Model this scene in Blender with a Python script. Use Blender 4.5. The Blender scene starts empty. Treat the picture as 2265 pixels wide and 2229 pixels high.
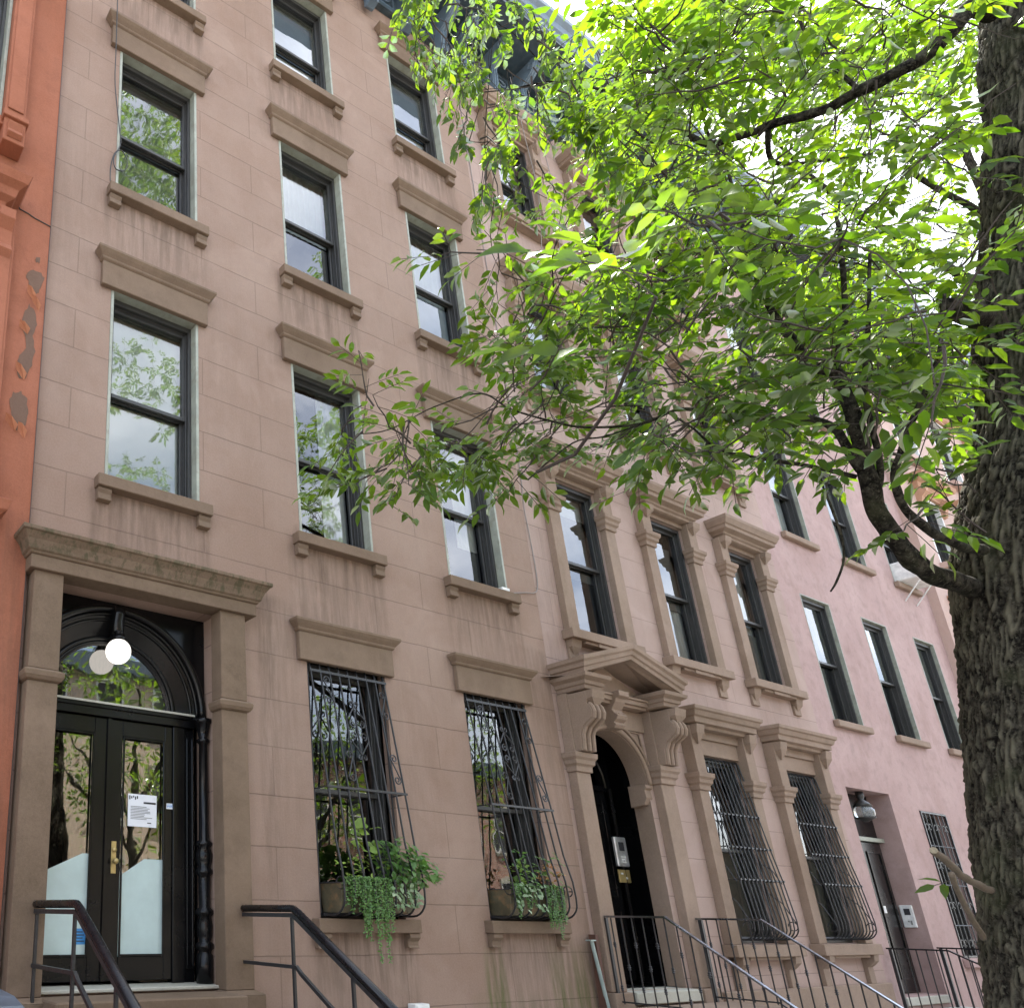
import bpy, math, random
import numpy as np
from mathutils import Vector, Matrix, noise
from math import radians, sin, cos, pi

# ------------------------------------------------------------------ camera, world, sun, exposure
sc = bpy.context.scene
col = sc.collection
cam_d = bpy.data.cameras.new('camera'); cam = bpy.data.objects.new('camera', cam_d); col.objects.link(cam)
FW = Vector((0.44219944, 0.83614631, 0.32452890)); RT = Vector((0.88151424, -0.47192627, 0.01477312)); UP = Vector((-0.16550620, -0.27954419, 0.94576041))
mw = Matrix.Identity(4)
for i in range(3):
    mw[i][0] = RT[i]; mw[i][1] = UP[i]; mw[i][2] = -FW[i]
mw[0][3], mw[1][3], mw[2][3] = 0.0, -5.32896, 1.6
cam.matrix_world = mw
cam_d.sensor_fit = 'HORIZONTAL'; cam_d.sensor_width = 36.0
cam_d.lens = 27.27671
cam_d.shift_x = 0.355750; cam_d.shift_y = 0.138988
cam_d.clip_start = 0.05; cam_d.clip_end = 500
sc.camera = cam

SUN = Vector((0.42, 0.235, 0.875)).normalized()
SUN_EL = math.asin(SUN.z); SUN_AZ = math.atan2(SUN.x, SUN.y)
w = bpy.data.worlds.new('World'); sc.world = w; w.use_nodes = True
nt = w.node_tree; nt.nodes.clear()
sky = nt.nodes.new('ShaderNodeTexSky'); sky.sky_type = 'NISHITA'; sky.sun_disc = False
sky.sun_elevation = SUN_EL; sky.sun_rotation = SUN_AZ
sky.dust_density = 2.5; sky.air_density = 1.0; sky.ozone_density = 1.0
# thin bright summer cloud veil drawn in the sky itself
tcw = nt.nodes.new('ShaderNodeTexCoord'); mpw = nt.nodes.new('ShaderNodeMapping'); mpw.inputs['Scale'].default_value = (1.6, 1.6, 3.0)
nzw = nt.nodes.new('ShaderNodeTexNoise'); nzw.inputs['Scale'].default_value = 2.2; nzw.inputs['Detail'].default_value = 7
crw = nt.nodes.new('ShaderNodeValToRGB'); crw.color_ramp.elements[0].position = .40; crw.color_ramp.elements[1].position = .62
mxw = nt.nodes.new('ShaderNodeMixRGB'); mxw.inputs['Color2'].default_value = (11, 11.3, 12, 1)
mlw = nt.nodes.new('ShaderNodeMath'); mlw.operation = 'MULTIPLY_ADD'; mlw.inputs[1].default_value = .6; mlw.inputs[2].default_value = .04
bg = nt.nodes.new('ShaderNodeBackground'); bg.inputs['Strength'].default_value = 0.11
out = nt.nodes.new('ShaderNodeOutputWorld')
L = nt.links.new
L(tcw.outputs['Generated'], mpw.inputs['Vector']); L(mpw.outputs[0], nzw.inputs['Vector']); L(nzw.outputs['Fac'], crw.inputs[0])
L(crw.outputs[0], mlw.inputs[0]); L(mlw.outputs[0], mxw.inputs['Fac']); L(sky.outputs[0], mxw.inputs['Color1']); L(mxw.outputs[0], bg.inputs['Color']); L(bg.outputs[0], out.inputs['Surface'])

sd = bpy.data.lights.new('sun', 'SUN'); sd.energy = 5.0; sd.angle = radians(0.53); sd.color = (1.0, .95, .86)
so = bpy.data.objects.new('sun', sd); col.objects.link(so)
so.rotation_euler = (-SUN).to_track_quat('-Z', 'Y').to_euler(); so.location = (0, 0, 30)
sc.view_settings.view_transform = 'Standard'; sc.view_settings.look = 'None'; sc.view_settings.gamma = 1.0
sc.view_settings.exposure = 2.05
sc.cycles.max_bounces = 8; sc.cycles.diffuse_bounces = 3; sc.cycles.glossy_bounces = 3; sc.cycles.transmission_bounces = 4
sc.cycles.transparent_max_bounces = 8; sc.cycles.caustics_reflective = False; sc.cycles.caustics_refractive = False
sc.cycles.sample_clamp_indirect = 6.0

R0 = random.Random(11)
# ------------------------------------------------------------------ materials
class N:
    """tiny node-graph helper"""
    def __init__(s, name):
        s.m = bpy.data.materials.new(name); s.m.use_nodes = True; s.t = s.m.node_tree; s.t.nodes.clear()
        s.o = s.n('OutputMaterial')
    def n(s, k, **kw):
        x = s.t.nodes.new('ShaderNode' + k)
        for a, b in kw.items():
            if hasattr(x, a) and not a[0].isupper(): setattr(x, a, b)
            else: s.set(x, a.replace('_', ' '), b)
        return x
    def set(s, x, a, b):
        i = x.inputs[int(a[1:])] if a[0] == 'I' and a[1:].isdigit() else x.inputs[a]
        if isinstance(b, bpy.types.NodeSocket): s.t.links.new(b, i)
        elif isinstance(b, tuple) and len(b) == 3 and i.type == 'RGBA': i.default_value = (*b, 1)
        else: i.default_value = b
    def pos(s): return s.n('NewGeometry').outputs['Position']
    def map(s, v, sc=(1, 1, 1), rot=(0, 0, 0), loc=(0, 0, 0)): return s.n('Mapping', Vector=v, Scale=sc, Rotation=rot, Location=loc).outputs[0]
    def noise(s, v, scale, det=4, rough=.55, dist=0): return s.n('TexNoise', Vector=v, Scale=scale, Detail=det, Roughness=rough, Distortion=dist).outputs['Fac']
    def ramp(s, f, a, b, ca=0., cb=1.):
        r = s.n('MapRange', Value=f); r.inputs['From Min'].default_value = a; r.inputs['From Max'].default_value = b
        r.inputs['To Min'].default_value = ca; r.inputs['To Max'].default_value = cb; return r.outputs[0]
    def math(s, op, a, b=0.): 
        x = s.n('Math', operation=op); s.set(x, 'I0', a); s.set(x, 'I1', b); return x.outputs[0]
    def mix(s, f, a, b, bt='MIX'):
        x = s.n('MixRGB', blend_type=bt); s.set(x, 'Fac', f); s.set(x, 'Color1', a); s.set(x, 'Color2', b); return x.outputs[0]
    def bump(s, h, st=.3, d=.01, nrm=None):
        x = s.n('Bump', Strength=st, Distance=d, Height=h)
        if nrm: s.set(x, 'Normal', nrm)
        return x.outputs[0]
    def pbr(s, c, rough=.7, nrm=None, metal=0., spec=.5):
        p = s.n('BsdfPrincipled'); s.set(p, 'Base Color', c); s.set(p, 'Roughness', rough); s.set(p, 'Metallic', metal); s.set(p, 'Specular IOR Level', spec)
        if nrm: s.set(p, 'Normal', nrm)
        s.t.links.new(p.outputs[0], s.o.inputs[0]); return p

def stone(name, c1, c2, grain=1., joints=None, stain=None, attr=False, fine=(.02,), rough=.9, moss=None, mottle=.5):
    """brownstone stucco: large mottling, fine sand grain, optional scored ashlar joints and weather streaks"""
    g = N(name); p = g.pos()
    big = g.noise(p, .9, 5, .6); mid = g.noise(p, 5.5, 4, .6); fin = g.noise(p, 190, 2, .6); sp = g.noise(p, 55, 3, .7)
    f = g.ramp(g.math('ADD', g.math('MULTIPLY', big, .65), g.math('MULTIPLY', mid, .35)), .36, .64)
    c = g.mix(f, c1, c2)
    c = g.mix(g.math('MULTIPLY', g.ramp(mid, .48, .70), mottle * .5), c, tuple(x * .62 for x in c1))
    c = g.mix(g.math('MULTIPLY', g.ramp(g.noise(p, .55, 4, .62), .50, .62), .28), c, tuple(x * y for x, y in zip(c1, (.80, .72, .64))))
    c = g.mix(g.math('MULTIPLY', g.ramp(g.noise(p, .8, 3, .6, 1.5), .56, .64), .22), c, tuple(x * y for x, y in zip(c2, (1.18, 1.2, 1.22))))
    c = g.mix(g.math('MULTIPLY', g.ramp(g.noise(g.map(p, (1, 1, .45)), 2.1, 6, .68), .52, .68), mottle * .35), c, tuple(x * y for x, y in zip(c1, (.66, .62, .55))))
    c = g.mix(g.math('MULTIPLY', g.ramp(sp, .3, .7), .16 * grain), c, tuple(min(1, x * 1.5) for x in c2))
    c = g.mix(g.math('MULTIPLY', g.ramp(fin, .3, .72), .30 * grain), c, tuple(x * .5 for x in c1))
    h = g.math('ADD', g.math('MULTIPLY', sp, .6), g.math('MULTIPLY', fin, .5))
    if joints:
        bw, bh, zoff, dark, thick = joints
        wob = g.math('MULTIPLY', g.math('SUBTRACT', g.noise(p, 3.0, 3), .5), .022)
        sx = g.n('SeparateXYZ', Vector=p)
        cx = g.n('CombineXYZ'); g.set(cx, 'X', sx.outputs[0]); g.set(cx, 'Y', g.math('ADD', g.math('SUBTRACT', sx.outputs[2], zoff), wob))
        b = g.n('TexBrick', offset=.5, Vector=cx.outputs[0]); b.inputs['Scale'].default_value = 1
        b.inputs['Mortar Size'].default_value = thick; b.inputs['Mortar Smooth'].default_value = .35
        b.inputs['Brick Width'].default_value = bw; b.inputs['Row Height'].default_value = bh
        b.inputs['Color1'].default_value = (.46, .465, .47, 1); b.inputs['Color2'].default_value = (.54, .535, .53, 1); b.inputs['Mortar'].default_value = (0, 0, 0, 1)
        # course joints (long lines) and the fainter upright joints, both broken up by wear
        row = g.math('ABSOLUTE', g.math('SUBTRACT', g.math('FRACT', g.math('DIVIDE', g.math('ADD', g.math('SUBTRACT', sx.outputs[2], zoff), wob), bh)), .5))
        line = g.ramp(row, .5 - thick / bh * 1.0, .5)
        wear = g.ramp(g.noise(p, 1.5, 5, .6), .40, .60, .08, 1.)
        m = g.math('MAXIMUM', line, g.math('MULTIPLY', b.outputs['Fac'], .14))
        m = g.math('MULTIPLY', m, wear)
        c = g.mix(.22, c, g.mix(1., c, b.outputs['Color'], 'OVERLAY'))
        c = g.mix(g.math('MULTIPLY', m, dark), c, tuple(x * .33 for x in c1))
        h = g.math('SUBTRACT', h, g.math('MULTIPLY', m, 2.2))
    if attr:
        a = g.n('Attribute', attribute_name='stain').outputs['Color']; ax = g.n('SeparateColor', Color=a)
        st = g.noise(g.map(p, (9, 9, .9)), 1.6, 5, .65)
        k = g.math('MULTIPLY', ax.outputs[0], g.ramp(st, .38, .60, .12, 1.))
        c = g.mix(g.math('MULTIPLY', k, .66), c, stain or (.075, .052, .035))
        k2 = g.math('MULTIPLY', ax.outputs[1], g.ramp(st, .4, .6, .1, 1.))
        c = g.mix(g.math('MULTIPLY', k2, .8), c, (.085, .10, .03))
    if moss:
        a = g.noise(g.map(p, (3, 3, 1.2)), 5, 5, .7); z = g.n('SeparateXYZ', Vector=p).outputs[2]
        band = g.math('MULTIPLY', g.ramp(z, moss[0], moss[0] + .05), g.ramp(z, moss[1] + .04, moss[1]))
        c = g.mix(g.math('MULTIPLY', band, g.ramp(a, .47, .6, 0, .75)), c, (.07, .065, .035))
    nr = g.bump(h, .35 * grain, .006)
    g.pbr(c, rough, nr, spec=.25); return g.m

def plain(name, c, rough=.6, metal=0., spec=.5, var=.18, scale=9, bump=.1, dirt=None):
    g = N(name); p = g.pos(); n1 = g.noise(p, scale, 5, .6); n2 = g.noise(p, scale * 9, 2)
    cc = g.mix(g.math('MULTIPLY', g.ramp(n1, .35, .68), 1.), tuple(x * (1 - var) for x in c), tuple(min(1, x * (1 + var)) for x in c))
    if dirt: cc = g.mix(g.math('MULTIPLY', g.ramp(g.noise(p, scale * 2.3, 6, .7), .5, .68), .7), cc, dirt)
    g.pbr(cc, g.ramp(n1, .3, .7, max(.03, rough - .08), min(1, rough + .1)), g.bump(n2, bump, .003), metal, spec); return g.m

def glass_mat(name, tint=(1, 1, 1), ior=1.75, wav=.02, extra=.04):
    g = N(name); p = g.pos()
    ofs = g.n('ObjectInfo').outputs['Random']; vv = g.n('VectorMath', operation='ADD'); g.set(vv, 'I0', p); g.set(vv, 'I1', g.n('CombineXYZ', X=g.math('MULTIPLY', ofs, 40.)).outputs[0])
    nr = g.bump(g.noise(vv.outputs[0], 1.9, 2), wav, .05)
    fr = g.n('Fresnel', IOR=ior, Normal=nr).outputs[0]
    gl = g.n('BsdfGlossy', Color=(1, 1, 1), Roughness=.012, Normal=nr)
    tr = g.n('BsdfTransparent', Color=tint)
    mx = g.n('MixShader'); g.set(mx, 'I0', g.math('ADD', fr, extra)); g.set(mx, 'I1', tr.outputs[0]); g.set(mx, 'I2', gl.outputs[0])
    g.t.links.new(mx.outputs[0], g.o.inputs[0]); return g.m

def leaf_mat(name, ca, cb, tr, trs=.5, gloss=.12, hue=.75):
    g = N(name); rnd = g.n('NewGeometry').outputs['Random Per Island']; p = g.pos()
    c = g.mix(rnd, ca, cb); c = g.mix(g.math('MULTIPLY', g.ramp(g.noise(p, 1.3, 3), .42, .6), .45), c, tuple(x * .45 for x in ca)); n1 = g.noise(p, 40, 2)
    c = g.mix(g.math('MULTIPLY', n1, .25), c, tuple(x * .6 for x in ca))
    t = g.mix(g.math('MULTIPLY', rnd, hue), tr, tuple(x * y for x, y in zip(tr, (.40, .68, .6))))
    nr = g.bump(g.noise(p, 160, 2), .25, .002)
    d = g.n('BsdfDiffuse', Color=c, Normal=nr); tl = g.n('BsdfTranslucent', Color=t, Normal=nr)
    gl = g.n('BsdfGlossy', Roughness=.45, Color=(.95, 1., .9), Normal=nr)
    m1 = g.n('MixShader', Fac=trs); g.set(m1, 'I1', d.outputs[0]); g.set(m1, 'I2', tl.outputs[0])
    fr = g.n('Fresnel', IOR=1.4).outputs[0]
    m2 = g.n('MixShader'); g.set(m2, 'I0', g.math('ADD', g.math('MULTIPLY', fr, .22), gloss * .25)); g.set(m2, 'I1', m1.outputs[0]); g.set(m2, 'I2', gl.outputs[0])
    g.t.links.new(m2.outputs[0], g.o.inputs[0]); return g.m

MT = {}
MT['wall1'] = stone('brownstone_stucco', (.27, .180, .136), (.355, .255, .203), joints=(1.35, .42, 4.65, .30, .007), attr=True)
MT['trim1'] = stone('brown_trim', (.165, .115, .080), (.24, .17, .12), mottle=.9)
MT['portico'] = stone('portico_stone', (.135, .095, .062), (.235, .165, .115), moss=(4.17, 4.335), mottle=1.)
MT['wall2'] = stone('pinkish_sandstone', (.37, .265, .225), (.44, .33, .285), joints=(1.5, .43, 4.88, .55, .006), attr=True)
MT['trim2'] = stone('tan_sandstone', (.235, .170, .122), (.345, .252, .195), mottle=.8)
MT['wall3'] = stone('rose_stucco', (.37, .25, .23), (.47, .335, .31), grain=.9, mottle=1.1)
MT['wall0'] = stone('orange_red_stucco', (.29, .103, .055), (.375, .145, .088), attr=True, mottle=.9)
MT['wall4'] = stone('cream_pink_stucco', (.48, .34, .29), (.54, .40, .35), grain=.6)
MT['rust4'] = stone('rust_trim', (.42, .24, .15), (.5, .3, .2))
MT['flake'] = stone('bare_brown_render', (.13, .078, .052), (.18, .11, .08))
MT['paint0'] = stone('peeling_orange_paint', (.44, .17, .09), (.52, .23, .13))
MT['panning'] = plain('grey_green_metal_trim', (.31, .325, .27), .5, dirt=(.22, .21, .16), scale=4)
MT['dark'] = plain('dark_bronze_frame', (.035, .034, .032), .42, scale=12)
MT['black'] = plain('glossy_black_paint', (.005, .005, .0055), .22, scale=2, bump=0., spec=.28)
MT['iron'] = plain('black_iron', (.022, .022, .024), .36, scale=30, bump=.4)
MT['rail'] = plain('worn_black_rail', (.008, .008, .010), .26, scale=6, bump=0., spec=.4)
MT['railtop'] = plain('polished_rail_top', (.30, .34, .40), .22, metal=1., var=.1, bump=0.)
MT['white'] = plain('white_paint', (.72, .72, .70), .5)
MT['brass'] = plain('brass', (.50, .38, .16), .35, metal=.5)
MT['steel'] = plain('brushed_steel', (.62, .63, .62), .35, metal=.6)
MT['blind'] = plain('pale_green_shade', (.84, .90, .80), .8, var=.04, scale=2)
MT['curtain'] = plain('white_curtain', (.86, .88, .90), .9, var=.04)
MT['greyblind'] = plain('grey_screen', (.22, .22, .21), .8, var=.1)
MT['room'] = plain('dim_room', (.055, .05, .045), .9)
MT['screen'] = plain('sky_reflection_blue', (.40, .47, .58), .8, var=.05)  # blue of the reflected sky, put into the colour of a sheet behind the glass
MT['hall'] = plain('hallway_plaster', (.60, .50, .40), .8)
MT['glass'] = glass_mat('window_glass', (.86, .90, .88), ior=1.95, extra=.03, wav=.045)
MT['glassdoor'] = glass_mat('door_glass', (.85, .88, .86), ior=2.2, wav=.05, extra=.08)
MT['frost'] = plain('frosted_film', (.50, .62, .60), .55, var=.06, scale=6)
MT['teal'] = plain('dark_teal_paint', (.05, .075, .095), .35, scale=6, dirt=(.10, .12, .13))
MT['tealhi'] = plain('highlight_teal_paint', (.11, .155, .20), .4, scale=6)  # lighter copy of the teal, with the bracket highlights put into the colour
MT['marble'] = stone('grey_sill_stone', (.36, .35, .30), (.50, .49, .42))
MT['concrete'] = stone('pavement_concrete', (.42, .41, .385), (.50, .49, .46), joints=None)
MT['asphalt'] = stone('asphalt', (.09, .09, .09), (.12, .12, .118))
MT['twigpale'] = plain('pale_twig_bark', (.13, .10, .07), .9, scale=20, bump=.5)
MT['cutwood'] = plain('weathered_cut_wood', (.26, .22, .15), .9, scale=60)
MT['tin'] = plain('weathered_tin', (.13, .115, .07), .45, var=.3, scale=5, dirt=(.30, .17, .08), metal=.2)
MT['paper'] = plain('white_paper', (.78, .80, .84), .7, var=.03)
MT['ink'] = plain('black_ink', (.03, .03, .035), .7)
MT['blue'] = plain('blue_sticker', (.05, .27, .62), .5)
MT['binlid'] = plain('blue_grey_plastic', (.10, .12, .15), .4, scale=5)
MT['cable'] = plain('grey_cable', (.25, .22, .2), .5)
MT['cabledark'] = plain('black_cable', (.03, .03, .03), .5)
MT['pipe'] = plain('galvanised_pipe', (.33, .40, .38), .4, metal=.3)
MT['rustpost'] = plain('rusty_post', (.10, .045, .03), .7)
MT['yellow'] = plain('yellow_tile', (.50, .42, .10), .6)
MT['red'] = plain('red_paint', (.55, .03, .02), .6)
def lamp_mat():
    g = N('lit_globe'); e = g.n('Emission', Color=(1., .93, .84)); e.inputs['Strength'].default_value = 0.55
    g.t.links.new(e.outputs[0], g.o.inputs[0]); return g.m
MT['lit'] = lamp_mat()
g = N('clear_lamp_glass'); pr = g.pbr((.8, .85, .85), .05, spec=.8); pr.inputs['Transmission Weight'].default_value = .8; MT['lampglass'] = g.m
MT['leafA'] = leaf_mat('ash_leaf', (.014, .040, .007), (.030, .068, .010), (.30, .47, .012), .46, gloss=.06)
MT['leafB'] = leaf_mat('background_leaf', (.016, .042, .008), (.032, .070, .012), (.34, .52, .015), .5, gloss=.06)
MT['leafP'] = leaf_mat('planter_leaf', (.06, .16, .035), (.16, .30, .07), (.25, .45, .06), .35)
MT['leafLime'] = leaf_mat('lime_leaf', (.22, .38, .05), (.36, .50, .08), (.45, .60, .08), .35)
MT['leafVar'] = leaf_mat('variegated_leaf', (.16, .28, .12), (.42, .50, .32), (.3, .45, .2), .25)
MT['leafCoral'] = leaf_mat('coral_leaf', (.50, .18, .08), (.55, .36, .12), (.5, .3, .1), .3)
MT['twig'] = plain('twig_bark', (.05, .038, .03), .85, scale=30, bump=.5)

def bark_mat():
    g = N('ridged_bark'); p = g.pos()
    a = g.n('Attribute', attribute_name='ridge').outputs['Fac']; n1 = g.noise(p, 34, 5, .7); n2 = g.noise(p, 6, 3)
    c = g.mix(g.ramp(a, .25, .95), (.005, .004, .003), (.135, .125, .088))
    c = g.mix(g.math('MULTIPLY', g.ramp(g.noise(p, 90, 3, .7), .55, .7), .5), c, (.15, .14, .10))
    c = g.mix(g.math('MULTIPLY', g.ramp(n1, .42, .7), .55), c, (.11, .10, .075))
    c = g.mix(g.math('MULTIPLY', g.ramp(n2, .52, .68), .4), c, (.055, .06, .03))
    g.pbr(c, .95, g.bump(n1, .7, .008), spec=.15); return g.m
MT['bark'] = bark_mat()

def brick_mat(name, c1, c2, mort=(.45, .42, .38)):
    g = N(name); p = g.pos(); sx = g.n('SeparateXYZ', Vector=p); cx = g.n('CombineXYZ')
    g.set(cx, 'X', g.math('ADD', sx.outputs[0], sx.outputs[1])); g.set(cx, 'Y', sx.outputs[2])
    b = g.n('TexBrick', Vector=cx.outputs[0]); b.inputs['Scale'].default_value = 1; b.inputs['Brick Width'].default_value = .22
    b.inputs['Row Height'].default_value = .08; b.inputs['Mortar Size'].default_value = .008
    g.set(b, 'Color1', c1); g.set(b, 'Color2', c2); g.set(b, 'Mortar', mort)
    g.pbr(b.outputs['Color'], .9, g.bump(b.outputs['Fac'], -.3, .01)); return g.m
MT['brick'] = brick_mat('red_brick', (.34, .16, .11), (.44, .23, .17))
MT['brickpale'] = brick_mat('tan_brick', (.42, .31, .22), (.5, .38, .28))

# ------------------------------------------------------------------ mesh helpers
class MB:
    def __init__(s): s.v = []; s.f = []; s.attr = None
    def add(s, vs, fs):
        k = len(s.v); s.v += [tuple(v) for v in vs]; s.f += [tuple(i + k for i in f) for f in fs]; return s
    def box(s, x0, x1, y0, y1, z0, z1):
        if x0 > x1: x0, x1 = x1, x0
        if y0 > y1: y0, y1 = y1, y0
        if z0 > z1: z0, z1 = z1, z0
        return s.add([(x0, y0, z0), (x1, y0, z0), (x1, y1, z0), (x0, y1, z0), (x0, y0, z1), (x1, y0, z1), (x1, y1, z1), (x0, y1, z1)],
                     [(0, 3, 2, 1), (4, 5, 6, 7), (0, 1, 5, 4), (1, 2, 6, 5), (2, 3, 7, 6), (3, 0, 4, 7)])
    def frame(s, x0, x1, z0, z1, y0, y1, w, wb=None, wt=None):
        """rectangular ring butted end to end"""
        wb = w if wb is None else wb; wt = w if wt is None else wt
        s.box(x0, x0 + w, y0, y1, z0, z1); s.box(x1 - w, x1, y0, y1, z0, z1)
        s.box(x0 + w, x1 - w, y0, y1, z0, z0 + wb); s.box(x0 + w, x1 - w, y0, y1, z1 - wt, z1); return s
    def cornice(s, x0, x1, prof, yw=0.0, off=None):
        """moulding along x with mitred returns; prof = [(projection, z)...] bottom to top; wall plane at y=yw"""
        vs = []; fs = []; off = prof[0][0] if off is None else off
        for p, z in prof: e = max(0, p - off); vs += [(x0 - e, yw, z), (x0 - e, yw - p, z), (x1 + e, yw - p, z), (x1 + e, yw, z)]
        n = len(prof)
        for i in range(n - 1):
            a = 4 * i; b = a + 4
            for j in range(3): fs.append((a + j, a + j + 1, b + j + 1, b + j))
        fs.append((0, 3, 2, 1)); t = 4 * (n - 1); fs.append((t, t + 1, t + 2, t + 3))
        # back face
        for i in range(n - 1):
            a = 4 * i; b = a + 4; fs.append((a + 3, a, b, b + 3))
        return s.add(vs, fs)
    def extrude_x(s, x0, x1, poly):
        """poly = [(y,z)...] closed outline extruded along x"""
        n = len(poly); vs = [(x0, y, z) for y, z in poly] + [(x1, y, z) for y, z in poly]
        fs = [(i, (i + 1) % n, n + (i + 1) % n, n + i) for i in range(n)] + [tuple(range(n - 1, -1, -1)), tuple(range(n, 2 * n))]
        return s.add(vs, fs)
    def extrude_y(s, y0, y1, poly):
        n = len(poly); vs = [(x, y0, z) for x, z in poly] + [(x, y1, z) for x, z in poly]
        fs = [(i, (i + 1) % n, n + (i + 1) % n, n + i) for i in range(n)] + [tuple(range(n - 1, -1, -1)), tuple(range(n, 2 * n))]
        return s.add(vs, fs)
    def tube(s, pts, r, n=8, cap=True, flat=None):
        pts = [Vector(p) for p in pts]; m = len(pts)
        rs = r if isinstance(r, (list, tuple)) else [r] * m
        k0 = len(s.v); u = None
        for i, p in enumerate(pts):
            t = (pts[min(i + 1, m - 1)] - pts[max(i - 1, 0)])
            t = t.normalized() if t.length > 1e-9 else Vector((0, 0, 1))
            if u is None:
                u = t.cross(Vector((0, 0, 1)) if abs(t.z) < .9 else Vector((1, 0, 0))).normalized()
            u = (u - t * u.dot(t)).normalized(); v2 = t.cross(u)
            for j in range(n):
                a = 2 * pi * j / n + (pi / 4 if n == 4 else 0)
                s.v.append(tuple(p + (u * cos(a) + v2 * sin(a)) * rs[i]))
        for i in range(m - 1):
            for j in range(n):
                a = k0 + i * n + j; b = k0 + i * n + (j + 1) % n; s.f.append((a, b, b + n, a + n))
        if cap:
            s.f.append(tuple(k0 + j for j in range(n - 1, -1, -1))); s.f.append(tuple(k0 + (m - 1) * n + j for j in range(n)))
        return s
    def lathe(s, c, prof, n=16):
        """prof=[(r,z)] around vertical axis at c"""
        k0 = len(s.v)
        for r, z in prof:
            for j in range(n): a = 2 * pi * j / n; s.v.append((c[0] + r * cos(a), c[1] + r * sin(a), c[2] + z))
        for i in range(len(prof) - 1):
            for j in range(n): a = k0 + i * n + j; b = k0 + i * n + (j + 1) % n; s.f.append((a, b, b + n, a + n))
        s.f.append(tuple(k0 + j for j in range(n - 1, -1, -1))); s.f.append(tuple(k0 + (len(prof) - 1) * n + j for j in range(n)))
        return s
    def ball(s, c, r, n=16):
        return s.lathe(c, [(max(1e-4, r * sin(pi * i / n)), -r * cos(pi * i / n)) for i in range(n + 1)], n * 2)
    def build(s, name, mat, parent=None, bevel=0., smooth=False, attr=None):
        base = Vector(parent['_w']) if parent is not None and '_w' in parent else Vector((0, 0, 0))
        own = base
        me = bpy.data.meshes.new(name)
        if parent is None and s.v:
            a = np.array(s.v); own = Vector(((a[:, 0].min() + a[:, 0].max()) / 2, (a[:, 1].min() + a[:, 1].max()) / 2, a[:, 2].min())); base = Vector((0, 0, 0))
            me.from_pydata([(x - own.x, y - own.y, z - own.z) for x, y, z in s.v], [], s.f)
        else:
            me.from_pydata([(x - base.x, y - base.y, z - base.z) for x, y, z in s.v], [], s.f)
        me.materials.append(MT[mat] if isinstance(mat, str) else mat)
        if attr is not None:
            ca = me.color_attributes.new('stain', 'FLOAT_COLOR', 'POINT'); ca.data.foreach_set('color', np.array(attr, dtype=np.float32).ravel())
        me.update()
        o = bpy.data.objects.new(name, me); col.objects.link(o)
        if parent is not None: o.parent = parent; o['_w'] = tuple(base)
        else: o.location = own; o['_w'] = tuple(own)
        if smooth:
            me.polygons.foreach_set('use_smooth', [True] * len(me.polygons))
        if bevel:
            b = o.modifiers.new('soft_edges', 'BEVEL'); b.width = bevel; b.segments = 1; b.limit_method = 'ANGLE'; b.angle_limit = radians(40)
        return o

def thing(name, loc, label, cat, group=None, kind=None):
    o = bpy.data.objects.new(name, None); col.objects.link(o); o.location = loc; o['_w'] = tuple(loc); o.empty_display_size = .1
    return tag(o, label, cat, group, kind)
def tag(o, label, cat, group=None, kind=None):
    if label: o['label'] = label
    if cat: o['category'] = cat
    if group: o['group'] = group
    if kind: o['kind'] = kind
    return o

def spiral(c, r0, r1, a0, turns, n=18):
    """planar scroll in (u,v)"""
    return [(c[0] + (r0 + (r1 - r0) * i / n) * cos(a0 + turns * 2 * pi * i / n), c[1] + (r0 + (r1 - r0) * i / n) * sin(a0 + turns * 2 * pi * i / n)) for i in range(n + 1)]
# ------------------------------------------------------------------ ground
def ground():
    m = MB(); m.add([(-250, -250, -.16), (250, -250, -.16), (250, 250, -.16), (-250, 250, -.16)], [(0, 1, 2, 3)])
    tag(m.build('ground', 'concrete'), 'level ground under the whole street', 'ground', kind='structure')
    m = MB(); m.box(-60, 90, -14.2, -5.4, -.156, -.13); tag(m.build('road', 'asphalt'), 'dark asphalt roadway', 'road', kind='structure')
    m = MB(); m.box(-60, 90, -5.26, 0.3, -.15, 0)
    tag(m.build('pavement', 'concrete'), 'pale concrete pavement in front of the row houses', 'pavement', kind='structure')
    m = MB(); m.box(-60, 90, -5.4, -5.262, -.15, .004); tag(m.build('kerb', 'marble'), 'stone kerb beside the pavement', 'kerb', kind='structure')
    m = MB(); m.box(-60, 90, -19.4, -14.21, -.15, 0); tag(m.build('far_pavement', 'concrete'), 'pavement across the road', 'pavement', kind='structure')
ground()

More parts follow.
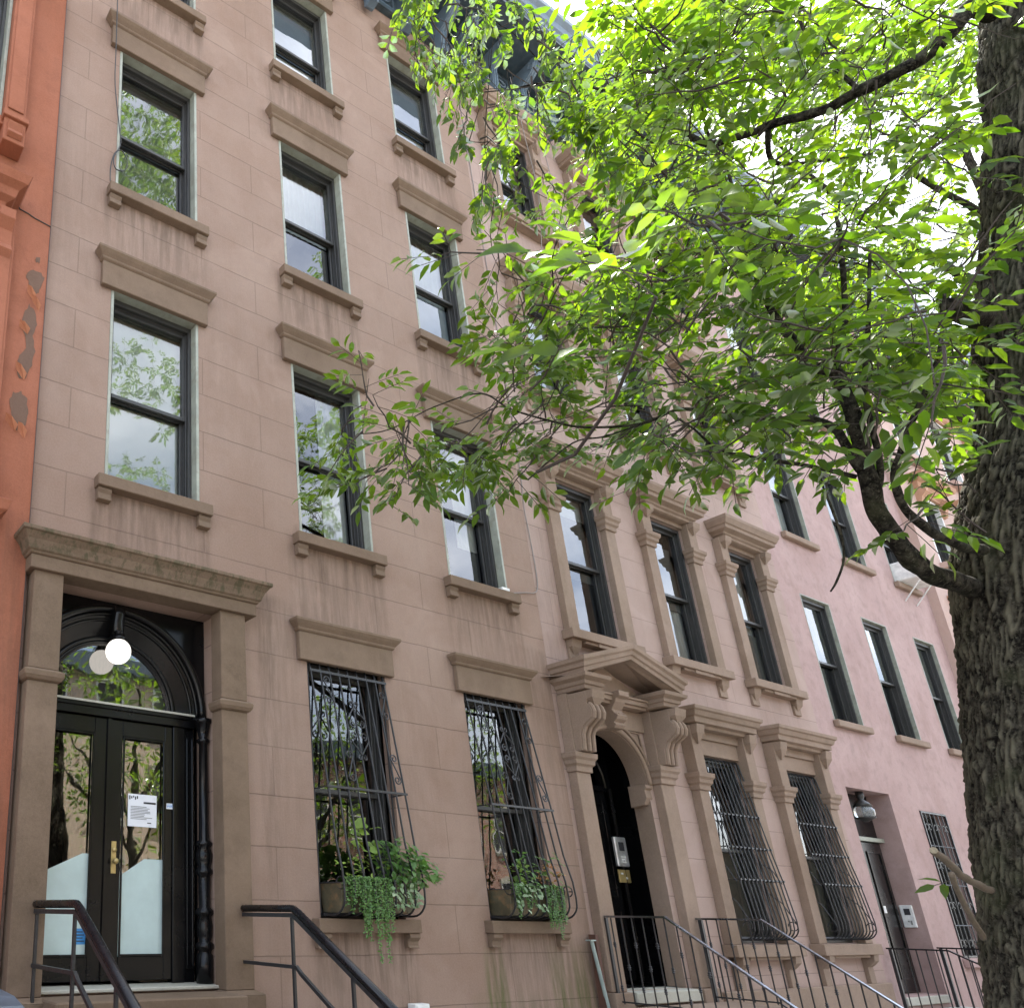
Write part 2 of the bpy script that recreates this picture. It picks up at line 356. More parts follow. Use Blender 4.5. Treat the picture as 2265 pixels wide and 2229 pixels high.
# ------------------------------------------------------------------ building helpers
def facade(x0, x1, z0, z1, holes, y=0., depth=.28, step=.5, stain=None, back=9., top=True):
    """front wall sheet with openings and their reveals, side walls, roof and back"""
    xs = sorted({round(a, 4) for a in list(np.arange(x0, x1, step)) + [x0, x1] + [h[0] for h in holes] + [h[1] for h in holes]})
    zs = sorted({round(a, 4) for a in list(np.arange(z0, z1, step)) + [z0, z1] + [h[2] for h in holes] + [h[3] for h in holes]})
    m = MB(); nx = len(xs); at = []
    for z in zs:
        for x in xs: m.v.append((x, y, z)); at.append((*(stain(x, z) if stain else (0, 0)), 0, 1))
    for j in range(len(zs) - 1):
        for i in range(nx - 1):
            cx = (xs[i] + xs[i + 1]) / 2; cz = (zs[j] + zs[j + 1]) / 2
            if any(h[0] < cx < h[1] and h[2] < cz < h[3] for h in holes): continue
            a = j * nx + i; m.f.append((a, a + 1, a + nx + 1, a + nx))
    for h in holes:
        a, b, c, d = h[:4]; dp = h[4] if len(h) > 4 else depth
        m.add([(a, y, c), (b, y, c), (b, y, d), (a, y, d), (a, y + dp, c), (b, y + dp, c), (b, y + dp, d), (a, y + dp, d)],
              [(0, 1, 5, 4), (1, 2, 6, 5), (2, 3, 7, 6), (3, 0, 4, 7)])
        at += [(0, 0, 0, 1)] * 8
    m.add([(x0, y, z0), (x1, y, z0), (x1, y, z1), (x0, y, z1), (x0, back, z0), (x1, back, z0), (x1, back, z1), (x0, back, z1)],
          [(0, 4, 7, 3), (1, 2, 6, 5), (3, 7, 6, 2), (4, 5, 6, 7)])
    at += [(0, 0, 0, 1)] * 8
    return m, at

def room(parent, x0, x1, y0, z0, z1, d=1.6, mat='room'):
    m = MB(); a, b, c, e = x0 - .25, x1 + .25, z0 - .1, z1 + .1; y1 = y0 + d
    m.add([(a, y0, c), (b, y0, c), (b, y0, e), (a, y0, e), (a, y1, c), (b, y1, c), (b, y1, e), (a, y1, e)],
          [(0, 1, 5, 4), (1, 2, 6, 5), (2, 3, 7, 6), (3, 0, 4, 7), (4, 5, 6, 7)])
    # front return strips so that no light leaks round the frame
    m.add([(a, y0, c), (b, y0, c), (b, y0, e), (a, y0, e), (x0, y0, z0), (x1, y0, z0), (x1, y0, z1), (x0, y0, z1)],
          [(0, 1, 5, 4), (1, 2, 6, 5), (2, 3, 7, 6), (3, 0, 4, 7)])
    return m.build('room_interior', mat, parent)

def folds(x0, x1, y, z0, z1, amp=.02, pitch=.09, seed=1):
    rr = random.Random(seed); m = MB(); n = max(12, int((x1 - x0) / .01)); ph = rr.random() * 6
    for i in range(n + 1):
        x = x0 + (x1 - x0) * i / n; d = amp * sin(2 * pi * x / pitch + ph + 1.3 * sin(7 * x + ph))
        m.v += [(x, y + d * .5, z1 + .08), (x + .004 * sin(20 * x), y + d * (.2 if z0 > 0 else 1), z0)]
    m.f = [(2 * i, 2 * i + 1, 2 * i + 3, 2 * i + 2) for i in range(n)]
    return m

def window(house, x0, x1, z0, z1, y=0., panning='panning', pw=.03, fr='dark', rec=.085, blind=None, mid=.49, pane='glass', glassout=True, seed=0):
    """double-hung window: metal panning round the reveal, dark frame, two sashes, panes, room behind"""
    e = .002; x0 += e; x1 -= e; z0 += e; z1 -= e
    m = MB()
    if panning: m.frame(x0, x1, z0, z1, y - .004, y + rec + .03, pw, .02, pw)
    else: pw = 0; m.frame(x0, x1, z0, z1, y + rec, y + rec + .03, .03)
    root = m.build('window', panning or fr, house, bevel=.003)
    a, b, c, d = x0 + pw, x1 - pw, z0 + (.02 if panning else 0), z1 - pw
    y1 = y + rec
    m = MB(); m.frame(a, b, c, d, y1 + .0005, y1 + .16, .032, .03, .055)
    # stepped tracks that show in the reveal
    m.frame(a + .032, b - .032, c + .03, d - .055, y1 + .04, y1 + .05, .012); m.frame(a + .032, b - .032, c + .03, d - .055, y1 + .09, y1 + .1, .008)
    m.build('frame', fr, root, bevel=.003)
    a += .034; b -= .034; c += .032; d -= .057
    zm = c + (d - c) * mid
    for nm, lo, hi, yy, bw in (('upper', zm - .02, d, y1 + .052, .03), ('lower', c, zm + .022, y1 + .102, .045)):
        s = MB(); s.frame(a, b, lo, hi, yy, yy + .034, .036, bw if nm == 'lower' else .042, .04 if nm == 'upper' else .04); so_ = s.build('sash', fr, root, bevel=.004)
        g = MB(); g.add([(a + .034, yy + .016, lo + .03), (b - .034, yy + .014, lo + .03), (b - .034, yy + .016, hi - .03), (a + .034, yy + .018, hi - .03)], [(0, 1, 2, 3)])
        g.build('pane', pane, root)
    yb = y1 + .165
    if blind:
        for k, mat, f0, f1 in blind:
            lo = c + (d - c) * f0; hi = c + (d - c) * f1
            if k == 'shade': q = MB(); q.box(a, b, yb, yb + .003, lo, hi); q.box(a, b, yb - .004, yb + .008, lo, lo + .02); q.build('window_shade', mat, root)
            elif k == 'curtain': folds(a, b, yb + .03, lo, hi, seed=seed + 3).build('curtain', mat, root, smooth=True)
            elif k == 'curtainR': folds(a + (b - a) * .6, b, yb + .03, lo, hi, seed=seed + 4).build('curtain', mat, root, smooth=True)
            elif k == 'curtainL': folds(a, a + (b - a) * .35, yb + .03, lo, hi, seed=seed + 4).build('curtain', mat, root, smooth=True)
            elif k == 'slats':
                q = MB(); n = int((hi - lo) / .045)
                for i in range(n): z = lo + (hi - lo) * i / n; q.add([(a, yb, z), (b, yb, z), (b, yb + .03, z + .022), (a, yb + .03, z + .022)], [(0, 1, 2, 3)])
                q.build('window_blind', mat, root)
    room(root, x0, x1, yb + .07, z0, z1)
    return root

def hood1(house, x0, x1, z, mat='trim1', label=None):
    m = MB(); m.box(x0 - .115, x1 + .085, -.052, .0, z - .035, z + .235)
    m.cornice(x0 - .115, x1 + .085, [(.05, z + .235), (.07, z + .25), (.072, z + .268), (.10, z + .30), (.118, z + .325), (.12, z + .352), (.0, z + .358)])
    return m.build('lintel', mat, house, bevel=.006)

def sill1(house, x0, x1, z, mat='trim1', scroll=False):
    m = MB(); m.box(x0 - .09, x1 + .09, -.095, .02, z - .112, z)
    s = m.build('sill', mat, house, bevel=.006)
    for xb in (x0 - .075, x1 - .045):
        if scroll: p = [(0, z - .113), (-.075, z - .113), (-.08, z - .15), (-.05, z - .18), (-.045, z - .215), (-.06, z - .235), (0, z - .235)]
        else: p = [(0, z - .113), (-.062, z - .113), (-.066, z - .14), (-.052, z - .165), (-.058, z - .20), (-.06, z - .225), (0, z - .232)]
        b = MB(); b.extrude_x(xb, xb + .125, p); b.build('bracket', mat, s, bevel=.004)
    return s

# ------------------------------------------------------------------ house one: the plain brownstone with the portico
X1A, X1B = 1.722, 8.0
C1 = [(2.371, 3.331), (4.479, 5.441), (6.533, 7.490)]
F1z = [(1.58, 3.845), (5.10, 7.165), (8.365, 10.385), (11.575, 13.365)]
holes = [(a, b, zz[0], zz[1]) for k, zz in enumerate(F1z) for i, (a, b) in enumerate(C1) if not (k == 0 and i == 0)]
holes.append((2.0, 3.47, 1.08, 4.06, .30))
def stain1(x, z):
    s = .04 + .30 * max(0, noise.noise(Vector((x * .8, z * .35, 3)))); g = 0.
    for k, zz in enumerate(F1z):
        for a, b in C1:
            d = zz[0] - .10 - z
            if -.02 < d < 1.3 and a - .12 < x < b + .12:
                e = max(0, 1 - d / 1.15); s = max(s, e * (.85 + .5 * noise.noise(Vector((x * 5, 1, k * 7.)))))
            d = zz[1] + .36 - z
            if abs(x - a + .14) < .12 and 0 < d < .5: s = max(s, .3)
    d = 4.4 - z
    for xa, st, ln in ((4.03, .75, 3.4), (4.2, .45, 2.6), (1.78, .5, 2.)):
        if 0 < d < ln and abs(x - xa) < .13: s = max(s, st * (1 - d / ln) ** .6)
    if z < 1.5:                      # green damp near the basement, spreading from the sill ends
        for xa in (6.55, 7.45, 7.75): 
            if abs(x - xa) < .14: g = max(g, min(1, (1.45 - z) / .5) * .9)
        if x > 6.2: g = max(g, min(.7, max(0, (1.0 - z) / .6)))
    if z < 4.5 and x > 7.55: s = max(s, .38)
    if 3.9 < z < 5.2 and 4.4 < x < 5.5: s = max(s, .55 + .3 * noise.noise(Vector((x * 6, 0, z * .5))))
    return min(1, s), g
h1 = thing('row_house', (4.86, 0, 0), 'brown stucco row house with a flat stone porch over glazed black double doors', 'house', 'row houses along the street')
m, at = facade(X1A, X1B - .001, 0, 14.95, holes, step=.07, stain=stain1, depth=.09)
m.build('wall', 'wall1', h1, attr=at)
bl = {(1, 0): [('shade', 'blind', 0, 1)], (1, 1): [('curtainR', 'curtain', 0, 1)], (1, 2): [('curtainR', 'curtain', .3, 1)], (2, 0): [('shade', 'greyblind', 0, 1)],
      (2, 1): [('curtain', 'curtain', .5, 1)], (2, 2): [('curtain', 'curtain', .49, 1), ('shade', 'screen', 0, .47)], (3, 1): [('shade', 'curtain', 0, .42), ('shade', 'screen', .43, 1)], (3, 2): [('shade', 'curtain', 0, .42), ('shade', 'screen', .43, 1)], (3, 0): [('shade', 'curtain', 0, .5)]}  # 'screen' sheets stand in for blue sky reflected in the panes, not real shades
for k, (za, zb) in enumerate(F1z):
    for i, (a, b) in enumerate(C1):
        if k == 0 and i == 0: continue
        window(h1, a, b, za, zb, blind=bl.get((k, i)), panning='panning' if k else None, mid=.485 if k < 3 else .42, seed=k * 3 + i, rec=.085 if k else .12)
        hood1(h1, a, b, zb); sill1(h1, a, b, za, scroll=(k == 0))

# portico
pt = MB()
pt.box(1.71, 3.79, -.19, 0, 4.06, 4.17)
pt.cornice(1.71, 3.79, [(.19, 4.17), (.205, 4.175), (.21, 4.19), (.225, 4.20), (.232, 4.225), (.25, 4.27), (.285, 4.315), (.30, 4.322), (.30, 4.355), (.0, 4.40)])
por = pt.build('portico', 'portico', h1, bevel=.005)
def portico_pilaster(xa, xb):
    m = MB(); m.box(xa, xb, -.155, 0, 3.285, 4.06); m.box(xa, xb, -.152, 0, 1.07, 3.19)
    m.cornice(xa, xb, [(.155, 3.19), (.175, 3.2), (.19, 3.225), (.195, 3.262), (.155, 3.285)])
    m.box(xa - .05, xb + .06, -.21, 0, .55, 1.04)
    m.add([(xa - .05, -.21, 1.04), (xb + .06, -.21, 1.04), (xb, -.152, 1.07), (xa, -.152, 1.07), (xb + .06, 0, 1.04), (xb, 0, 1.07), (xa - .05, 0, 1.04), (xa, 0, 1.07)], [(0, 1, 2, 3), (1, 4, 5, 2), (0, 3, 7, 6)])
    return m.build('pilaster', 'portico', por, bevel=.006)
portico_pilaster(1.755, 1.995); portico_pilaster(3.435, 3.69)
# black timber arch, columns and doors
CX, CZ, YD = 2.60, 3.165, .26
m = MB(); n = 40
def arch_sheet(m, cx, cz, r, x0, x1, z1, y0, y1, n=40):
    """flat spandrel with a round-headed hole, plus its soffit"""
    k = len(m.v)
    for i in range(n + 1):
        a = pi * i / n; ax = cx + r * cos(a); az = cz + r * sin(a)
        ox = min(max(ax, x0), x1)
        m.v += [(ax, y0, az), (ox, y0, z1), (ax, y1, az)]
    for i in range(n):
        a = k + 3 * i; m.f += [(a, a + 1, a + 4, a + 3), (a, a + 3, a + 5, a + 2)]
    k = len(m.v)
    m.v += [(cx + r, y0, cz), (x1, y0, cz), (x1, y0, z1), (cx + r, y0, z1), (cx - r, y0, cz), (x0, y0, cz), (x0, y0, z1), (cx - r, y0, z1)]
    m.f += [(k, k + 1, k + 2, k + 3), (k + 4, k + 7, k + 6, k + 5)]
arch_sheet(m, CX, CZ, .80, 1.9, 3.62, 4.3, .17, YD); m.box(3.46, 3.64, .30, .33, 1.0, 4.3)
m.box(3.475, 3.52, .03, .33, 1.06, 4.3); m.box(1.9, 1.999, .03, .33, 1.06, 4.3); m.box(1.9, 3.6, .02, .34, 4.061, 4.2)
surround = m.build('door_surround', 'black', h1)
m = MB()
for r, y, t in ((.835, .15, .034), (.79, .165, .016), (.745, .19, .014), (.60, .245, .022), (.572, .25, .012)):
    m.tube([(CX + r * cos(pi * i / 40), y, CZ + r * sin(pi * i / 40)) for i in range(41)], t, 8)
k = len(m.v)
for i in range(41):
    a = pi * i / 40; m.v += [(CX + .80 * cos(a), .172, CZ + .80 * sin(a)), (CX + .57 * cos(a), .262, CZ + .57 * sin(a))]
m.f += [(k + 2 * i, k + 2 * i + 1, k + 2 * i + 3, k + 2 * i + 2) for i in range(40)]
m.extrude_x(CX - .04, CX + .045, [(.22, 3.70), (.13, 3.72), (.09, 3.79), (.095, 3.88), (.075, 3.94), (.075, 4.01), (.2, 4.01)])
m.build('arch_moulding', 'black', surround, smooth=True)
m = MB()
for cx_ in (CX + .845, CX - .845 + .27):
    if cx_ > 2.8: m.lathe((cx_ - .03, .11, 1.08), [(.066, 0), (.066, .22), (.05, .235), (.05, .25), (.072, .27), (.072, .30), (.046, .32), (.06, .36), (.064, .44), (.05, .50), (.072, .52), (.072, .545), (.044, .57), (.05, .78), (.046, .80), (.07, .82), (.07, .845), (.05, .87), (.066, .92), (.07, .97), (.05, 1.02), (.068, 1.04), (.068, 1.06), (.042, 1.08), (.036, 1.86), (.056, 1.875), (.056, 1.895), (.038, 1.91), (.05, 1.96), (.062, 2.03), (.075, 2.04), (.075, 2.07), (.05, 2.08)], 18)
m.build('column', 'black', surround, smooth=True)
# doors
m = MB(); m.box(1.995, 3.40, .20, .30, 3.085, 3.18); m.box(1.995, 3.40, .185, .20, 3.15, 3.185)
m.box(3.19, 3.30, .215, .30, 1.10, 3.085); m.box(3.30, 3.40, .24, .30, 1.08, 3.085); m.box(3.325, 3.34, .225, .24, 1.22, 3.0); m.box(3.375, 3.39, .225, .24, 1.22, 3.0)
m.box(3.32, 3.395, .222, .24, 1.2, 1.22)
m.build('door_frame', 'black', h1, bevel=.004)
m = MB(); m.box(1.998, 3.40, .176, .205, 3.183, 3.20); m.build('transom_ledge', 'marble', h1)
def leaf(xa, xb, ga, gb, hinge):
    m = MB(); m.box(xa, ga, .232, .28, 1.125, 3.08); m.box(gb, xb, .232, .28, 1.125, 3.08)
    m.box(ga, gb, .232, .28, 1.125, 1.29); m.box(ga, gb, .232, .28, 2.95, 3.08)
    m.frame(ga, gb, 1.29, 2.95, .222, .232, .018)
    d = m.build('door', 'black', h1, bevel=.004)
    g = MB(); g.add([(ga, .255, 1.29), (gb, .255, 1.29), (gb, .255, 2.95), (ga, .255, 2.95)], [(0, 1, 2, 3)]); g.build('pane', 'glassdoor', d)
    return d
dl = leaf(2.02, 2.598, 2.075, 2.478, 0); dr = leaf(2.602, 3.188, 2.728, 3.118, 1)
m = MB(); m.box(2.585, 2.615, .215, .231, 1.125, 3.08); m.build('astragal', 'black', dl)
m = MB(); m.box(2.648, 2.69, .222, .2315, 1.88, 2.12); m.build('lock_plate', 'brass', dr, bevel=.002)
m = MB(); m.ball((2.669, .185, 1.97), .024, 10); m.tube([(2.669, .225, 1.97), (2.669, .19, 1.97)], .009); m.tube([(2.669, .225, 2.055), (2.669, .205, 2.055)], .018, 12); m.build('door_knob', 'brass', dr, smooth=True)
# frosted film with a sloping top
m = MB(); m.add([(2.075, .2525, 1.29), (2.478, .2525, 1.29), (2.478, .2525, 2.02), (2.42, .2525, 2.02), (2.075, .2525, 1.86)], [(0, 1, 2, 3, 4)])
m.build('frosted_film', 'frost', dl)
m = MB(); m.add([(2.728, .2525, 1.29), (3.118, .2525, 1.29), (3.118, .2525, 2.0), (2.95, .2525, 2.0), (2.728, .2525, 1.86)], [(0, 1, 2, 3, 4)])
m.build('frosted_film', 'frost', dr)
# fanlight glass
m = MB(); m.v = [(CX, .262, CZ)] + [(CX + .575 * cos(pi * i / 32), .262, CZ + .575 * sin(pi * i / 32)) for i in range(33)]; m.f = [(0, i, i + 1) for i in range(1, 33)]
m.build('fanlight', 'glassdoor', h1)
m = MB(); m.box(2.0, 3.38, .24, .29, 3.19, 3.215); m.tube([(CX + .56 * cos(pi * i / 32), .262, CZ + .56 * sin(pi * i / 32)) for i in range(33)], .018, 6); m.build('fanlight_frame', 'black', h1)
# vestibule
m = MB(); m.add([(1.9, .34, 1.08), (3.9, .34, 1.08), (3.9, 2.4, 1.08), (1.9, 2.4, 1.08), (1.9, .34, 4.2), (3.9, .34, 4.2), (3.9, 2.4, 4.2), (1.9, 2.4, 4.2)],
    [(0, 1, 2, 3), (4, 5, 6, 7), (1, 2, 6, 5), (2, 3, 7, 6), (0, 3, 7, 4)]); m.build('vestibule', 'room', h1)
m = MB(); m.box(3.05, 3.85, .48, .50, 1.09, 4.15); m.box(3.05, 3.07, .50, 2.2, 1.09, 4.15); m.build('vestibule_wall', 'hall', h1)
m = MB(); m.box(3.09, 3.40, .45, .46, 1.5, 2.33); m.build('yellow_panel', 'yellow', h1)
m = MB()
for i in range(3): m.add([(3.06 + .09 * i, .44, 2.42 - .02 * i), (3.15 + .09 * i, .44, 2.40 - .02 * i), (3.105 + .09 * i, .44, 2.30 - .02 * i)], [(0, 1, 2)])
m.tube([(3.07, .43, 2.62), (3.12, .43, 2.50), (3.17, .43, 2.36)], .008, 6); m.build('bunting', 'red', h1)
# door step and stoop
m = MB(); m.box(1.995, 3.47, -.05, .33, 1.075, 1.10); m.build('door_sill', 'marble', h1, bevel=.006)
m = MB(); m.box(1.99, 3.44, -.42, 0, .93, 1.062); m.box(1.60, 3.98, -.90, -.21, .62, .90); m.box(1.60, 3.98, -.21, -.001, .0, .55)
for i in range(5): m.box(1.60, 3.98, -.90 - .29 * (i + 1), -.90 - .29 * i, 0, .72 - .155 * i)
m.build('stoop', 'portico', h1, bevel=.01)

# ------------------------------------------------------------------ bracketed metal roof cornice
def bracket_mesh(m, x, w, z1, z0, out):
    p = [(-.06, z1), (-out, z1), (-out - .02, z1 - .06), (-out + .02, z1 - .16), (-out + .10, z1 - .24), (-out * .45, z1 - .34), (-.22, z1 - .52), (-.20, z0 + .12), (-.23, z0 + .05), (-.20, z0), (-.10, z0 - .02), (-.06, z0)]
    m.extrude_x(x - w / 2, x + w / 2, p)
    for s in (-1, 1): m.tube([(x + s * (w / 2 + .004), -out + .07 + .05 * cos(a), z1 - .12 + .05 * sin(a)) for a in [i * pi / 6 for i in range(13)]], .012, 6)
    m.tube([(x - w * .22, y - .006, z) for y, z in p[2:10]], .012, 6); m.tube([(x + w * .22, y - .006, z) for y, z in p[2:10]], .012, 6)
def roof_cornice(house, x0, x1, zf, zs, xs, mat='teal'):
    m = MB(); m.box(x0, x1, -.06, .0, zf, zs); m.box(x0, x1, -.09, -.06, zf, zf + .07); m.box(x0, x1, -.82, -.06, zs, zs + .05)
    c = m.build('cornice', mat, house, bevel=.004)
    m = MB(); m.extrude_x(x0, x1, [(0, zs + .05), (-.82, zs + .05), (-.84, zs + .07), (-.84, zs + .2), (-.87, zs + .23), (-.89, zs + .33), (-.95, zs + .4), (-.95, zs + .5), (0, zs + .6)])
    m.build('crown_moulding', 'tealhi', c, bevel=.004)
    for x in xs:
        b = MB(); bracket_mesh(b, x, .13, zs - .002, zf - .28, .5); b.build('bracket', 'tealhi', c, smooth=False)
    for x in xs[:-1]:
        xm = x + .35; m = MB()
        m.frame(xm - .2, xm + .2, zf + .1, zs - .08, -.075, -.06, .03); m.tube([(xm + .09 * cos(a), -.085, (zf + zs) / 2 + .06 * sin(a)) for a in [i * pi / 6 for i in range(13)]], .014, 6)
        m.build('frieze_panel', 'tealhi', c)
    return c
roof_cornice(h1, X1A, X1B - .002, 14.18, 14.62, [2.0 + .70 * i for i in range(9)])

# ------------------------------------------------------------------ house two: tan sandstone with pediment
X2A, X2B = 8.0, 14.215
h2 = thing('row_house', (11.1, 0, 0), 'pinkish tan sandstone row house with a pedimented arched doorway and heavy window hoods', 'house', 'row houses along the street')
BX = [8.41, 10.44, 12.41]
FB = [(4.84, 6.99), (8.30, 10.02), (11.42, 13.22)]
holes = [(x + .2, x + 1.13, a, b) for a, b in FB for x in BX]
GX = [(10.62, 11.64), (12.62, 13.66)]
holes += [(a, b, 1.36, 3.60) for a, b in GX]
DCX, DR, DSP = 8.93, .585, 3.115
holes.append((DCX - DR, DCX + DR, .92, DSP + DR, .0))
def stain2(x, z):
    s = 0
    for a, b in FB:
        for bx in BX:
            d = a - .2 - z
            if 0 < d < .7 and bx < x < bx + 1.33: s = max(s, .25 * (1 - d / .7))
    if z < 6.2 and x < 8.35: s = max(s, .3)
    return s, max(0, min(.3, (1.0 - z) * .5))
m, at = facade(X2A, X2B - .001, 0, 14.9, holes, step=.12, stain=stain2, depth=.16)
m.build('wall', 'wall2', h2, attr=at)
def cap(m, xa, xb, z0, z1, y):
    h = z1 - z0
    m.cornice(xa, xb, [(y, z0), (y + .02, z0 + .005), (y + .022, z0 + h * .3), (y + .045, z0 + h * .42), (y + .05, z0 + h * .62), (y + .07, z0 + h * .75), (y + .075, z1), (y, z1)])
def pendant(m, xa, xb, z1, y, h=.17):
    """folded leaf bracket hanging under a hood end"""
    w = xb - xa; xm = (xa + xb) / 2; z0 = z1 - h
    m.add([(xa, -y, z1), (xb, -y, z1), (xb, -y - .09, z1), (xa, -y - .09, z1), (xa, -y - .07, z1 - h * .45), (xb, -y - .07, z1 - h * .45), (xm, -y - .02, z0), (xa, -y, z1 - h * .5), (xb, -y, z1 - h * .5), (xm, -y, z0)],
          [(3, 2, 5, 4), (4, 5, 6), (0, 3, 4, 7), (1, 8, 5, 2), (4, 7, 9, 6), (5, 6, 9, 8)])
def surround2(x0, zb, zt):
    """pilasters, caps, upper blocks, lintel and hood round one sandstone window"""
    zc = zt - .55
    for xa in (x0, x0 + 1.13):
        m = MB(); m.box(xa, xa + .2, -.08, 0, zb, zc); m.box(xa, xa + .2, -.10, 0, zc + .2, zt + .06); cap(m, xa, xa + .2, zc, zc + .2, .08)
        pendant(m, xa + .015, xa + .185, zt + .06, .10); m.build('pilaster', 'trim2', h2, bevel=.004)
    m = MB(); m.box(x0 + .2, x0 + 1.13, -.035, 0, zt, zt + .1); m.box(x0 + .2, x0 + 1.13, -.05, -.035, zt + .10, zt + .12); m.box(x0 + .2, x0 + 1.13, -.045, 0, zt + .101, zt + .2)
    m.cornice(x0 + .1, x0 + 1.23, [(.10, zt + .06), (.13, zt + .07), (.135, zt + .10), (.16, zt + .115), (.17, zt + .14), (.24, zt + .165), (.245, zt + .215), (.265, zt + .225), (.285, zt + .27), (.30, zt + .30), (.305, zt + .345), (.0, zt + .40)])
    m.build('hood', 'trim2', h2, bevel=.003)
    m = MB(); m.box(x0 - .05, x0 + 1.38, -.145, 0, zb - .115, zb); m.box(x0 + .22, x0 + 1.1, -.11, 0, zb - .15, zb - .1155); m.box(x0 + .45, x0 + .88, -.125, -.11, zb - .165, zb - .1155)
    sl = m.build('sill', 'trim2', h2, bevel=.005)
    for xa in (x0, x0 + 1.15):
        m = MB(); pendant(m, xa, xa + .18, zb - .116, 0.0, .20); m.box(xa, xa + .18, -.03, 0, zb - .36, zb - .2); m.build('bracket', 'trim2', sl, bevel=.003)
k = 0
for a, b in FB:
    for i, x in enumerate(BX):
        surround2(x, a, b)
        bb = [[('shade', 'greyblind', .42, .86), ('shade', 'curtain', .86, 1)], [('shade', 'greyblind', .42, .9), ('curtainR', 'curtain', 0, .45)], [('shade', 'greyblind', 0, .42), ('curtainR', 'curtain', .42, 1)],
              [('curtain', 'curtain', 0, 1)], [('shade', 'curtain', .4, 1)], [('curtain', 'curtain', 0, 1)], [('shade', 'greyblind', .2, 1)], [('curtainL', 'curtain', 0, 1)], None][k]
        window(h2, x + .2, x + 1.13, a, b, panning=None, fr='dark', rec=.025, blind=bb, seed=20 + k); k += 1
def surround_ground(x0, wd):
    for xa in (x0, x0 + wd - .2):
        m = MB(); m.box(xa, xa + .2, -.10, 0, 1.355, 3.12); m.box(xa, xa + .2, -.13, 0, 3.33, 3.93); cap(m, xa, xa + .2, 3.12, 3.33, .10); pendant(m, xa + .015, xa + .185, 3.93, .13, .24); m.build('pilaster', 'trim2', h2, bevel=.004)
    m = MB(); m.box(x0 + .2, x0 + wd - .2, -.04, 0, 3.60, 3.80); m.box(x0 + .2, x0 + wd - .2, -.07, 0, 3.801, 3.95)
    m.cornice(x0 + .08, x0 + wd - .08, [(.13, 3.90), (.16, 3.905), (.17, 3.94), (.22, 3.955), (.225, 4.02), (.25, 4.035), (.27, 4.09), (.29, 4.105), (.295, 4.15), (.0, 4.19)])
    m.build('hood', 'trim2', h2, bevel=.003)
    m = MB(); m.box(x0 - .05, x0 + wd + .06, -.165, 0, 1.22, 1.353); m.box(x0 + .25, x0 + wd - .25, -.13, 0, 1.185, 1.2195)
    m.box(x0 + .05, x0 + .2, -.05, 0, .86, 1.18); m.box(x0 + wd - .2, x0 + wd - .05, -.05, 0, .86, 1.18)
    sl = m.build('sill', 'trim2', h2, bevel=.005)
    for xa in (x0 + .05, x0 + wd - .2):
        b = MB(); b.extrude_x(xa, xa + .13, [(-.05, 1.2185), (-.15, 1.2185), (-.14, 1.14), (-.09, 1.09), (-.05, 1.06)]); b.build('bracket', 'trim2', sl)
for i, (a, b) in enumerate(GX):
    surround_ground(a - .2, b - a + .4)
    window(h2, a, b, 1.36, 3.60, panning=None, rec=.04, blind=[('shade', 'greyblind', 0, .52)], seed=40 + i)
# basement course
m = MB(); m.box(X2A + 2.15, X2B - .01, -.06, 0, .0, .86); m.build('base_course', 'trim2', h2, bevel=.01)
# door case
dc = MB()
for xa, xb in ((8.06, 8.30), (9.62, 9.88)):
    dc.box(xa, xb, -.10, 0, .92, 3.12); dc.box(xa - .03, xb + .04, -.14, 0, .3, .915); cap(dc, xa, xb, 3.12, 3.33, .10); dc.box(xa, xb, -.12, 0, 3.331, 4.0)
dc.box(8.30, 9.62, -.03, 0, 3.74, 3.98)
case = dc.build('door_case', 'trim2', h2, bevel=.005)
sp = MB(); arch_sheet(sp, DCX, DSP, DR, DCX - DR - .001, DCX + DR + .001, DSP + DR + .002, -.002, .2)
sp.add([(DCX - DR, 0, .92), (DCX - DR, .2, .92), (DCX - DR, .2, DSP), (DCX - DR, 0, DSP)], [(0, 1, 2, 3)]); sp.add([(DCX + DR, 0, .92), (DCX + DR, .2, .92), (DCX + DR, .2, DSP), (DCX + DR, 0, DSP)], [(0, 1, 2, 3)])
sp.build('arch_spandrel', 'trim2', case)
m = MB()
for rr_, t in ((DR + .035, .03), (DR + .12, .018)): m.tube([(DCX + rr_ * cos(pi * i / 32), -.012, DSP + rr_ * sin(pi * i / 32)) for i in range(33)], t, 6)
for s_ in (1,): m.tube([(DCX + s_ * .62, -.015, 3.3), (DCX + s_ * .58, -.015, 3.72), (DCX + s_ * .36, -.015, 3.73)], .014, 5)
m.build('archivolt', 'trim2', case, smooth=True)
m = MB(); m.extrude_x(DCX + .02 - .09, DCX + .02 + .10, [(0, 3.70), (-.12, 3.70), (-.15, 3.74), (-.13, 3.77), (-.17, 3.80), (-.19, 3.84), (-.15, 3.88), (-.13, 3.92), (-.19, 4.0), (-.2, 4.04), (-.25, 4.06), (-.25, 4.12), (0, 4.12)])
for sx_ in (-.045, .055): m.tube([(DCX + .02 + sx_ + .028 * cos(a), -.165, 3.845 + .028 * sin(a)) for a in [i * pi / 5 for i in range(11)]], .011, 6)
m.build('keystone', 'trim2', case, bevel=.004)
for cz_ in (DCX + DR - .02,):
    m = MB(); m.extrude_x(cz_ - .06, cz_ + .06, [(.19, 3.11), (-.02, 3.11), (-.03, 3.07), (0, 3.05), (-.01, 2.96), (.03, 2.88), (.19, 2.86)]); m.build('impost', 'trim2', case, bevel=.004)
